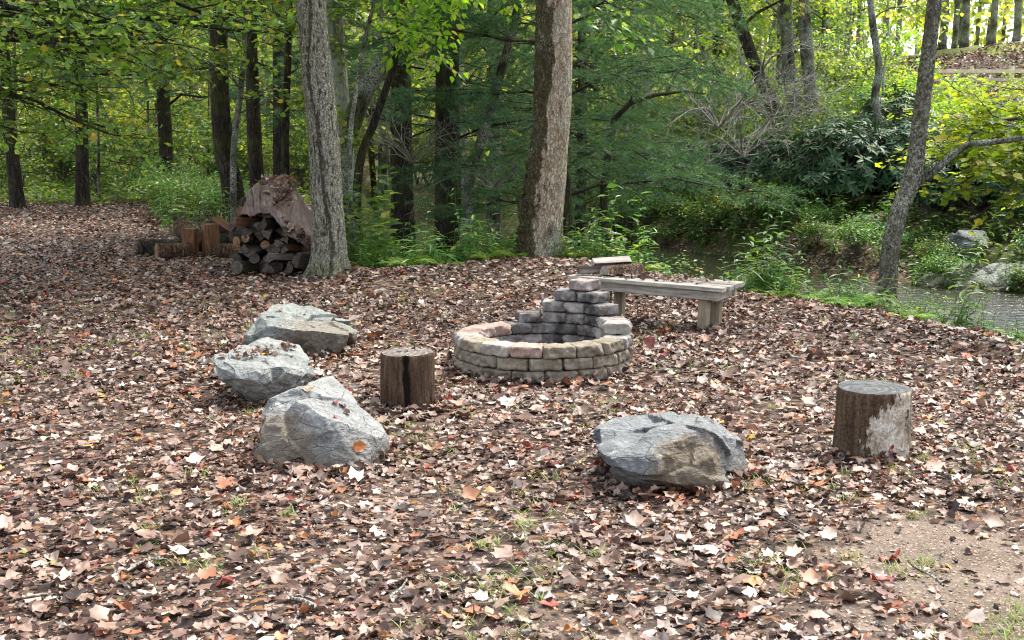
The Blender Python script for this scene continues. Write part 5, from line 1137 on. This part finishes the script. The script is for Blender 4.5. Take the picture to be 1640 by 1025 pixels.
# ---- far-off wood: one mass behind everything
def far_wood():
    g = Geo(); n = 330; rr_ = np.random.default_rng(5); az = rr_.uniform(-34, 34, n); d = rr_.uniform(78, 125, n); x = d * np.sin(np.radians(az)); y = d * np.cos(np.radians(az)); kk = (az < 15) | (rr_.random(n) < .6); x = x[kk]; y = y[kk]; n = len(x); z = hgt(x, y)
    W = Wood()
    for i in range(n):
        h_ = rr_.uniform(9, 19); W.add(np.array([[x[i], y[i], z[i] - .2], [x[i] + rr_.normal(0, .3), y[i], z[i] + h_ * .5], [x[i] + rr_.normal(0, .6), y[i], z[i] + h_]]), rr_.uniform(.12, .3), .05, 5)
        m_ = 210; c = np.stack([x[i] + rr_.normal(0, 2.3, m_), y[i] + rr_.normal(0, 2.0, m_), z[i] + h_ * (.12 + .9 * rr_.random(m_) ** .8)], -1)
        scatter(g, c, rr_.normal(0, 1, (m_, 3)), rr_.normal(0, 1, (m_, 3)) + [0, 0, .8], rr_.uniform(.35, .85, m_), L_QUAD)
    tag(link('far_wood_leaves', g.mesh('far_wood', M_far)), 'mass of pale yellow green foliage far behind the clearing', 'far wood', None, 'stuff')
    tag(link('far_wood_trunks', W.geo().mesh('far_trunks', M_bark_mid)), 'crowded trunks of the far wood behind the clearing', 'far wood', None, 'stuff')
far_wood()

# ---- shrubs
def shrub(name, seed, h_, n_st, spread, mats, tpl, ls, per=7, tw=5, sub=5, droop=-.1, flat=.55):
    r_ = np.random.default_rng(seed); W = Wood(); tws = []
    for k in range(n_st):
        az = r_.random() * 6.28; d = np.array([math.cos(az) * spread * r_.uniform(.2, 1), math.sin(az) * spread * r_.uniform(.2, 1), h_ * r_.uniform(.6, 1)])
        leafy_branch(W, tws, np.array([r_.normal(0, .05), r_.normal(0, .05), -.03]), d, np.linalg.norm(d), .012 + .004 * h_, r_, sub, tw, droop, .5, .08, .10 + .16 * h_ ** .5, 6)
    e = bpy.data.objects.new(name, None); C.objects.link(e); link('stems', W.geo().mesh('stems', mats[0]), e); cg = Geo(); twig_leaves(cg, tws, r_, per, ls, tpl, flat); link('foliage', cg.mesh('foliage', mats[1]), e); return e
def spread_out(proto, label, group, cat, n, px0, px1, y0, y1, s0, s1, test=None, seed=0, mind=.6, dz=0):
    r_ = np.random.default_rng(seed); got = []; first = True; t_ = 0
    while len(got) < n and t_ < n * 60:
        t_ += 1; y = r_.uniform(y0, y1); px = r_.uniform(px0, px1); x = X_at(px, y)
        if test and not test(px, x, y): continue
        if any((x - a) ** 2 + (y - b) ** 2 < mind ** 2 for a, b in got): continue
        got.append((x, y)); o = proto if first else copy_tree(proto); first = False
        s = r_.uniform(s0, s1); o.location = (x, y, H(x, y) + dz); o.rotation_euler = (0, 0, r_.random() * 6.28); o.scale = (s, s, s); tag(o, label, cat, group)
    if first: 
        for ch in list(proto.children): bpy.data.objects.remove(ch)
        bpy.data.objects.remove(proto)
sh1 = shrub('shrub', 301, 1.9, 7, 1.0, (M_twig, M_shrub), L_QUAD, .10); sh2 = shrub('shrub', 302, 2.6, 6, 1.1, (M_twig, M_yellow), L_QUAD, .10); sh3 = shrub('shrub', 303, 1.2, 8, .9, (M_twig, M_herb), L_OVAL, .075)
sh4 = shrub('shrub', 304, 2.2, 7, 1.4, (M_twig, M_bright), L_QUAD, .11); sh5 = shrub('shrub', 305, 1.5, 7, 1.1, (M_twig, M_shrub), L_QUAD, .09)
spread_out(sh1, 'dark green leafy shrub along the far left edge of the clearing', 'dark shrubs behind the clearing', 'shrub', 36, -80, 500, 29, 44, .7, 1.3, seed=1, mind=1.0)
spread_out(sh2, 'tall loose yellowing shrub in the wood on the left', 'yellowing shrubs behind the clearing', 'shrub', 26, -80, 560, 31, 52, .8, 1.4, seed=2, mind=1.2)
spread_out(sh3, 'low bright green bush at the wood edge left of the woodpile', 'low green bushes at the wood edge', 'bush', 9, 245, 385, 22, 28, .5, .9, seed=3, mind=.7)
spread_out(sh4, 'sunlit yellow green shrub on the slope across the creek', 'sunlit shrubs on the slope', 'shrub', 48, 1000, 1680, 28, 50, .35, .75, lambda px, x, y: not (px > 1380 and y > 32) and y > y_far(x) + 7, seed=4, mind=1.0)
spread_out(sh5, 'dark shrub on the bank across the creek', 'dark shrubs across the creek', 'shrub', 44, 560, 1400, 24, 40, .7, 1.3, lambda px, x, y: y > y_far(x) + 1.5 and not (px > 1200 and y < 25.5), seed=5, mind=.9)

# ---- rhododendrons
def rhodo(name, seed, rx, rz, nsh):
    r_ = np.random.default_rng(seed); W = Wood(); g = Geo(); C0 = []; A = []; N = []; S_ = []
    for k in range(nsh):
        u = unit(r_.normal(0, 1, 3)); u[2] = abs(u[2]) * .9 + .05; u = unit(u); q = r_.uniform(.62, 1.05); tip = np.array([u[0] * rx * q, u[1] * rx * q, .25 + u[2] * rz * q])
        if k % 3 == 0: W.add(wob((r_.normal(0, .1), r_.normal(0, .1), 0), tip, 6, .25, r_), .018, .005, 4)
        else: W.add(wob(tip * .6, tip, 3, .2, r_), .008, .004, 3)
        out = unit(u + r_.normal(0, .25, 3) + [0, 0, .35]); ref = unit(np.cross(out, r_.normal(0, 1, 3))); r2 = np.cross(out, ref); m_ = 8
        for j in range(m_):
            a_ = j * 2.4; d = ref * math.cos(a_) + r2 * math.sin(a_); C0.append(tip + out * (-.03 * (j % 3))); A.append(d * 1.0 + out * r_.uniform(-.15, .35)); N.append(out + r_.normal(0, .1, 3)); S_.append(.17 * r_.uniform(.8, 1.15))
    scatter(g, np.array(C0), np.array(A), np.array(N), np.array(S_), L_RHODO)
    e = bpy.data.objects.new(name, None); C.objects.link(e); link('stems', W.geo().mesh('stems', M_twig), e); link('foliage', g.mesh('foliage', M_rhodo), e); return e
rh = rhodo('rhododendron', 401, 1.15, 1.35, 330); rh2 = rhodo('rhododendron', 402, .8, 1.0, 200)
RS = [(1345, 22.6, .85, .1), (1290, 23.5, .75, 0), (1400, 23.4, .75, .1), (1500, 20.6, .7, .25), (1560, 20.2, .7, .25), (1455, 22.6, .75, .1), (1530, 21.8, .75, .3), (1240, 24.5, .7, 0), (1600, 21.2, .7, .3), (1330, 25, .85, .1), (1180, 25.5, .7, 0), (1420, 26, .85, .0), (1640, 19.6, .65, .1), (1120, 27, .7, 0)]
for k, (px, Y, s, dz) in enumerate(RS):
    o = (rh if k == 0 else copy_tree(rh)) if k % 3 else (rh if k == 0 else copy_tree(rh2)); at(o, px, Y, dz + .1, k * 1.3, s * 1.15); tag(o, 'dark glossy leaved rhododendron on the bank across the creek', 'rhododendron', 'rhododendrons on the far bank')
at(rh2, 1050, 27.5, 0, .4, .9); tag(rh2, 'dark glossy leaved rhododendron on the bank across the creek', 'rhododendron', 'rhododendrons on the far bank')

# ---- herbs, ferns and saplings of the near bank
def herb(name, seed, h_, ns, leaves, tpl, ls, mat, lean=.5, droop=.3):
    r_ = np.random.default_rng(seed); W = Wood(); g = Geo()
    for k in range(ns):
        az = r_.random() * 6.28; d = np.array([math.cos(az) * lean * r_.random(), math.sin(az) * lean * r_.random(), 1]); hh = h_ * r_.uniform(.55, 1.1); b = np.array([r_.normal(0, .09), r_.normal(0, .09), -.02])
        p = wob(b, b + unit(d) * hh, 6, .15, r_); W.add(p, .005, .002, 3); m_ = leaves; t = np.linspace(.25, 1, m_) * 5; i = np.clip(t.astype(int), 0, 4); c = p[i] + (p[i + 1] - p[i]) * (t - i)[:, None]
        a_ = np.arange(m_) * 2.5 + r_.random(); A = np.stack([np.cos(a_), np.sin(a_), np.full(m_, .35) - droop * .5], -1) + r_.normal(0, .15, (m_, 3)); N = np.array([0, 0, 1.]) + r_.normal(0, .25, (m_, 3)); scatter(g, c, A, N, ls * r_.uniform(.7, 1.15, m_) * (1.1 - .4 * np.linspace(0, 1, m_)), tpl)
    e = bpy.data.objects.new(name, None); C.objects.link(e); link('stems', W.geo().mesh('stems', M_herb), e); link('foliage', g.mesh('foliage', mat), e); return e
def fern(name, seed, L, nf, mat):
    r_ = np.random.default_rng(seed); W = Wood(); g = Geo(); tp = (np.array([(0, 0, 0), (.11, .35, 0), (0, 1, -.12), (-.11, .35, 0)], float), np.array([(0, 1, 2), (0, 2, 3)]))
    for k in range(nf):
        az = k * 6.28 / nf + r_.normal(0, .25); l_ = L * r_.uniform(.7, 1.1); t = np.linspace(0, 1, 22); h0 = np.array([math.cos(az), math.sin(az), 0]); el = r_.uniform(.7, 1.1)
        p = h0[None] * (t * l_ * .85)[:, None] + np.array([0, 0, 1.])[None] * (l_ * el * (t - .75 * t ** 2))[:, None] * .8; W.add(p[::3], .004, .0015, 3); ax = unit(np.gradient(p, axis=0)); lat = np.cross(ax, [0, 0, 1.]); wdt = l_ * .26 * np.sin(math.pi * np.clip(t * .86 + .14, 0, 1)) ** .8
        for s in (-1, 1): scatter(g, p[2:], (lat * s + ax * .35)[2:] + r_.normal(0, .06, (20, 3)), np.cross(lat, ax)[2:] * 1 + [0, 0, .4], wdt[2:] + .01, tp)
    e = bpy.data.objects.new(name, None); C.objects.link(e); link('stems', W.geo().mesh('stems', M_herb), e); link('fronds', g.mesh('fronds', mat), e); return e
def win(px): return 1035 < px < 1205 or px > 1440
edge = lambda a, b, tall=True: (lambda px, x, y: a < y - y_edge(x) < b and not (tall and win(px) and (px < 1210 or y - y_edge(x) > 1.3 or random.random() < .35)))
h1 = herb('leafy_plant', 501, .55, 7, 10, L_LONG, .16, M_herb, .8); h2 = herb('leafy_plant', 502, .4, 8, 8, L_OVAL, .085, M_herb, .7); h3 = herb('grassy_plant', 503, .45, 12, 6, L_BLADE, .32, M_herb, 1.2)
h4 = herb('sapling', 504, 1.15, 3, 13, L_OVAL, .17, M_shrub, .4, .1); h5 = herb('yellow_plant', 505, .5, 6, 9, L_OVAL, .08, M_fern, .7); h6 = herb('tall_plant', 506, .95, 4, 14, L_LONG, .17, M_herb, .35)
f1 = fern('fern', 507, .42, 9, M_fern); f2 = fern('fern', 508, .5, 8, M_herb)
GN = 'plants along the near bank'
spread_out(h1, 'long leaved green plant on the creek bank behind the clearing', 'long leaved bank plants', 'plant', 95, 540, 1700, 9, 21, .7, 1.3, edge(-.05, 4.5), 11, .28)
spread_out(h2, 'low round leaved green plant on the creek bank', 'round leaved bank plants', 'plant', 80, 540, 1700, 9, 21, .6, 1.2, edge(-.1, 3.5, False), 12, .25)
spread_out(h3, 'arching grassy clump on the creek bank', 'grassy clumps on the bank', 'plant', 60, 540, 1700, 9, 21, .6, 1.2, edge(0, 4), 13, .3)
spread_out(h4, 'broad leaved sapling on the bank right of the lichen trunk', 'broad leaved saplings', 'sapling', 9, 556, 640, 14.3, 17.5, .75, 1.15, edge(-.1, 4), 14, .35)
spread_out(h5, 'yellowing plant at the leaf strewn bank edge', 'yellowing bank plants', 'plant', 42, 560, 1700, 9, 18, .5, 1.0, edge(-.15, 2), 15, .35)
spread_out(f1, 'bright yellow green fern at the top of the bank', 'bright ferns', 'fern', 34, 560, 1600, 9, 17, .6, 1.1, edge(-.2, 1.0), 16, .4)
spread_out(f2, 'green fern among the bank plants', 'green ferns', 'fern', 40, 560, 1700, 9, 20, .7, 1.2, edge(.2, 3), 17, .4)
spread_out(h6, 'tall upright leafy stem rising from the bank plants', 'tall bank plants', 'plant', 26, 640, 1250, 12, 18, .7, 1.2, edge(.3, 3), 18, .4)
h7 = copy_tree(h1); spread_out(h7, 'green plant on the low bank across the water', 'plants across the water', 'plant', 60, 980, 1700, 17, 27, .7, 1.3, lambda px, x, y: .4 < y - y_far(x) < 4.5, 19, .4)
h8 = copy_tree(sh3); spread_out(h8, 'low leafy bush on the bank across the water', 'low bushes across the water', 'bush', 60, 960, 1720, 17, 30, .35, .8, lambda px, x, y: (.9 < y - y_far(x) < 6) and not (px > 1180 and y - y_far(x) > 2.4) and not (px > 1450 and random.random() < .75), 20, .6)
h9 = copy_tree(h4); at(h9, 1012, 15.3, 0, .5, 1.25); tag(h9, 'slender sapling with pinkish tan leaves just behind the bench', 'sapling')
hA = copy_tree(h6); spread_out(hA, 'leafy stems at the wood edge behind the firewood heap', 'leafy stems behind the firewood heap', 'plant', 22, 250, 400, 19, 25, .7, 1.3, None, 21, .4)
def cover(name, n, test, px0, px1, y0, y1, size, tpl, mat, label, zr=.22, seed=0):
    r_ = np.random.default_rng(seed); y = r_.uniform(y0, y1, n); x = X_at(r_.uniform(px0, px1, n), y); k = test(x, y); x = x[k]; y = y[k]; cl = n2(x, y, 1.1, seed + 3, 3); k = cl > -.25; x = x[k]; y = y[k]; cl = cl[k]; n = len(x); g = Geo()
    A = r_.normal(0, 1, (n, 3)) * [1, 1, .4]; N = r_.normal(0, .4, (n, 3)) + [0, 0, 1]; scatter(g, np.stack([x, y, hgt(x, y) + .02 + zr * r_.random(n) * np.clip(cl + .5, .1, 1.3)], -1), A, N, size * r_.uniform(.6, 1.2, n), tpl)
    tag(link(name, g.mesh(name, mat)), label, 'ground cover', None, 'stuff')
cover('bank_ground_cover', 16000, lambda x, y: (y > y_edge(x) + .1) & (y < y_far(x) - .5) & (hgt(x, y) > WATER + .02), 520, 1720, 8, 20, .07, L_OVAL, M_herb, 'low green growth covering the near creek bank', .2, 31)
cover('far_bank_cover', 26000, lambda x, y: (y > y_far(x) + .9) & (y < y_far(x) + 6), 600, 1720, 15, 34, .10, L_QUAD, M_herb, 'low green growth covering the bank across the creek', .3, 32)
cover('slope_cover', 26000, lambda x, y: (y > y_far(x) + 5) & ~((X_at(1380, y) < x) & (y > 33)), 850, 1720, 24, 50, .15, L_QUAD, M_yellow, 'yellow green growth on the slope across the creek', .5, 33)
cover('left_edge_cover', 30000, lambda x, y: (y > 28.5 + .06 * x), -80, 560, 26, 50, .14, L_QUAD, M_shrub, 'low growth under the trees beyond the clearing', .45, 34)

# ---- bare twiggy brush
def brush(name, seed, L, n):
    r_ = np.random.default_rng(seed); W = Wood()
    for k in range(n):
        az = r_.uniform(0, 6.28); d = unit(np.array([math.cos(az), math.sin(az), r_.uniform(0, .8)])); l_ = L * r_.uniform(.5, 1); p = wob((0, 0, 0), d * l_, 7, .35, r_, .1); W.add(p, .018, .004, 4)
        for j in range(9):
            q = p[1 + j % 6]; dd = unit(d + r_.normal(0, .6, 3)); s_ = wob(q, q + dd * l_ * .4, 4, .35, r_); W.add(s_, .009, .003, 3)
            for i in range(3): W.add(wob(s_[1 + i], s_[1 + i] + unit(dd + r_.normal(0, .7, 3)) * l_ * .16, 3, .3, r_), .005, .002, 3)
    e = W.geo().mesh('brush', M_deadtwig); o = link(name, e); return o
br = brush('bare_brush', 601, 2.3, 9); first = True
for (px, py, Y, s, rz, lab) in [(1190, 250, 24, 1.0, 0, 'pale leafless brush hanging over the far bank, left tangle'), (1240, 200, 26, 1.1, 1.5, 'pale leafless brush high on the slope left of the three trunks'), (1110, 290, 23.5, .8, 3, 'pale leafless brush low over the creek right of the pines'), (1150, 205, 23, 1.1, 5.2, 'pale leafless brush between the pines and the leaning slope trunk'), (1290, 270, 25, .8, 4.4, 'pale leafless brush beside the rhododendrons'), (660, 260, 19, .7, 2, 'dark tangle of bare twigs between the pine and leaning trunks'), (790, 300, 18.4, .7, 5, 'bare twigs low behind the peeling trunk')]:
    o = br if first else br.copy(); 
    if not first: C.objects.link(o)
    first = False; o.location = P(px, py, Y); o.rotation_euler = (0, 0, rz); o.scale = (s,) * 3; tag(o, lab, 'brush')
    x = o.location.x; z0 = H(x, Y)
# ---- fallen crooked limb seen right of the pines
W = Wood(); a_ = np.array([list(P(*q)) for q in [(985, 190, 20), (1010, 165, 20), (1050, 152, 20.2), (1095, 146, 20.4), (1130, 150, 20.6)]]); W.add(a_, .05, .015, 7); b_ = np.array([list(P(*q)) for q in [(1068, 148, 20.3), (1085, 115, 20.5), (1120, 85, 20.8), (1160, 68, 21)]]); W.add(b_, .028, .008, 6)
c_ = np.array([list(P(*q)) for q in [(985, 190, 20), (975, 240, 20), (968, 300, 20), (965, 370, 20)]]); W.add(c_, .055, .07, 7); W.add(np.array([list(P(*q)) for q in [(1010, 165, 20), (1012, 150, 20), (1008, 135, 20)]]), .02, .008, 5)
tag(link('crooked_tree', W.geo().mesh('crooked', M_bark_dark, True)), 'bare crooked dark limb arching right over the creek from a thin stem', 'tree')

# ---- boulders across the creek
def far_rock(px, Y, sx_, sy_, sz_, label, seed, mat, rz=0):
    x = X_at(px, Y); b = Vector((x, Y, H(x, Y))); r_ = np.random.default_rng(seed); d = unit(r_.normal(0, 1, (24, 3))) * [sx_, sy_, sz_] * r_.uniform(.8, 1.1, (24, 1)); c_, s_ = math.cos(rz), math.sin(rz); d = np.stack([d[:, 0], d[:, 1], d[:, 2] + d[:, 0] * math.tan(rz)], -1)
    me = rock_mesh('rock', [tuple(b + Vector(v)) for v in d], mat, voxel=sx_ / 24, chips=12, seed=seed, chipd=.06 * sx_, nz=.03 * sx_, origin=b); return tag(link('bank_rock', me, None, b), label, 'rock')
far_rock(1505, 18.3, .7, .5, .36, 'slanting leaf covered rock ledge under the rhododendrons behind the bent trunk', 71, M_mossrock, .45)
far_rock(1605, 17.9, .85, .5, .36, 'long grey rock slab on the far bank at the right edge', 72, M_r2, .2)
far_rock(1555, 19.0, .5, .4, .38, 'dark rock wedged between the two bank ledges', 73, M_r4, -.1)
far_rock(1400, 21.5, .5, .4, .2, 'low dark rock at the foot of the rhododendrons left of the bent trunk', 74, M_r4)

# ---- rail fence across the slope
FY = 40.0; fx0, fx1 = X_at(1475, FY), X_at(1760, FY); fz = P(1542, 132, FY).z - .30
fe = empty('rail_fence', ((fx0 + fx1) / 2, FY, fz), 0, 'pale wooden rail fence crossing the slope below the grassy hilltop', 'fence')
M_rail = wood_mat('pale_rail', (.42, .36, .22), (.62, .55, .38), (.72, .66, .5), 0)
for k, px in enumerate((1478, 1542, 1606, 1670, 1734)): plank('post', 1.6, .13, .13, M_rail, fe, (X_at(px, FY) - (fx0 + fx1) / 2, 0, .0), (0, R(90), 0), seed=k, seg=4)
for k, z in enumerate((.12, .46, .72)[1:]): plank('rail', fx1 - fx0, .05, .10, M_rail, fe, (0, -.09, z - .08), seed=20 + k, seg=20)

# ---- sticks lying among the leaves
rs = np.random.default_rng(77)
for k, (px, py, L, rz, wd) in enumerate([(100, 960, .35, 20, 'thin'), (250, 900, .28, 60, 'short'), (700, 860, .22, -30, 'short'), (1080, 960, .3, 10, 'thin'), (1480, 930, .26, 100, 'thin'), (880, 690, .3, 35, 'thin'), (1270, 850, .2, -60, 'short'), (480, 970, .16, 130, 'stubby'), (1560, 800, .3, 160, 'thin'), (640, 950, .25, 80, 'thin')]):
    b = G(px, py); b.z = H(b.x, b.y) + .03; W = Wood(); c_ = np.array([math.cos(R(rz)), math.sin(R(rz)), 0]) * L / 2
    p = wob(-c_, c_, 7, .12, rs); p[:, 2] = .006 * np.sin(np.arange(7)); W.add(p, .009 if wd == 'stubby' else .005, .003, 6); W.add(wob(p[3], p[3] + np.array([c_[1], -c_[0], .02]) * .5, 4, .2, rs), .003, .0015, 5)
    g_ = W.geo(); where = {0: 'in the bottom left corner', 1: 'left of the nearest boulders in the foreground', 2: 'in the middle foreground', 3: 'near the bottom edge below the lone boulder', 4: 'on the bare soil below the peeling stump', 5: 'in front of the fire pit', 6: 'just right of the lone boulder', 7: 'at the bottom left of centre', 8: 'right of the peeling stump', 9: 'at the bottom centre'}[k]
    tag(link('stick', g_.mesh('stick', M_deadtwig if k % 2 else M_twig, True), None, b), wd + ' dry forked stick lying in the leaves ' + where, 'stick')

# ---- leaves drifted against the things that stand on the clearing
def skirts():
    g = Geo(); ov = [dead_oval(i + 60, cu) for i, cu in enumerate((-.9, .8, 1.6, -1.4))] + [maple(11, .6), maple(12, -.5)]; P_ = []
    def ring(obj_loc, V, zmax, n, out):
        k = (V[:, 2] > -.02) & (V[:, 2] < zmax); V = V[k]
        if len(V) == 0: return
        c = V.mean(0); q = V[rng.integers(0, len(V), n)]; d = unit((q - c) * [1, 1, 0]); r = q + d * (np.abs(rng.normal(0, out, (n, 1))) + .005); P_.append(r + np.array(obj_loc))
    for o in list(C.objects):
        if o.type == 'MESH' and (o.name.startswith('boulder') or o.name.startswith('stone') and o.parent is None):
            V = np.zeros(len(o.data.vertices) * 3); o.data.vertices.foreach_get('co', V); ring(o.location, V.reshape(-1, 3), .07, 230 if o.name.startswith('boulder') else 30, .035)
        if o.name.startswith('stump'):
            V = np.array([(.17 * math.cos(t), .17 * math.sin(t), .02) for t in np.linspace(0, 6.28, 60)]); ring(o.location, V, .07, 90, .04)
    V = np.array([(.59 * math.cos(t), .59 * math.sin(t), .02) for t in np.linspace(0, 6.28, 200)]); ring(pit.location, V, .07, 260, .035)
    p = np.concatenate(P_); n = len(p); p[:, 2] = hgt(p[:, 0], p[:, 1]) + rng.uniform(.01, .045, n); k = rng.integers(0, 6, n)
    for q in range(6):
        w_ = k == q; m_ = w_.sum(); scatter(g, p[w_], rng.normal(0, 1, (m_, 3)) * [1, 1, .35], rng.normal(0, .45, (m_, 3)) + [0, 0, 1], rng.uniform(.03, .065, m_), ov[q])
    tag(link('leaf_drifts', g.mesh('leaf_drifts', M_litter, True)), 'dry leaves drifted against the boulders, stumps and fire pit', 'leaf litter', None, 'stuff')
skirts()

# ---- slim bare-stemmed saplings between the bigger trunks
sl = broad_tree('slim_sapling', 700, 8, .035, 2.2, 9, 1.1, (M_bark_mid, M_yellow), L_QUAD, .10, 6, 4, 4, lean=(.5, .2), sides=7, twl=.4)
spread_out(sl, 'slim bare stemmed sapling between the larger trunks of the wood', 'slim saplings in the wood', 'sapling', 34, -60, 820, 23, 42, .7, 1.25, lambda px, x, y: (px < 480 and y > 29) or (px > 480 and y > y_far(x) + 1 or (px > 560 and y < 25 and y > y_edge(x) + 1.2 and hgt(np.array([x]), np.array([y]))[0] > WATER)), 41, 1.0)
sl2 = broad_tree('slim_sapling', 701, 7, .03, 1.6, 9, 1.2, (M_bark_pale, M_bright), L_QUAD, .10, 6, 4, 4, lean=(-.7, .2), sides=7, twl=.4)
spread_out(sl2, 'pale slim sapling on the slope across the creek', 'slim saplings on the slope', 'sapling', 12, 1000, 1420, 27, 42, .7, 1.1, None, 42, 1.2)
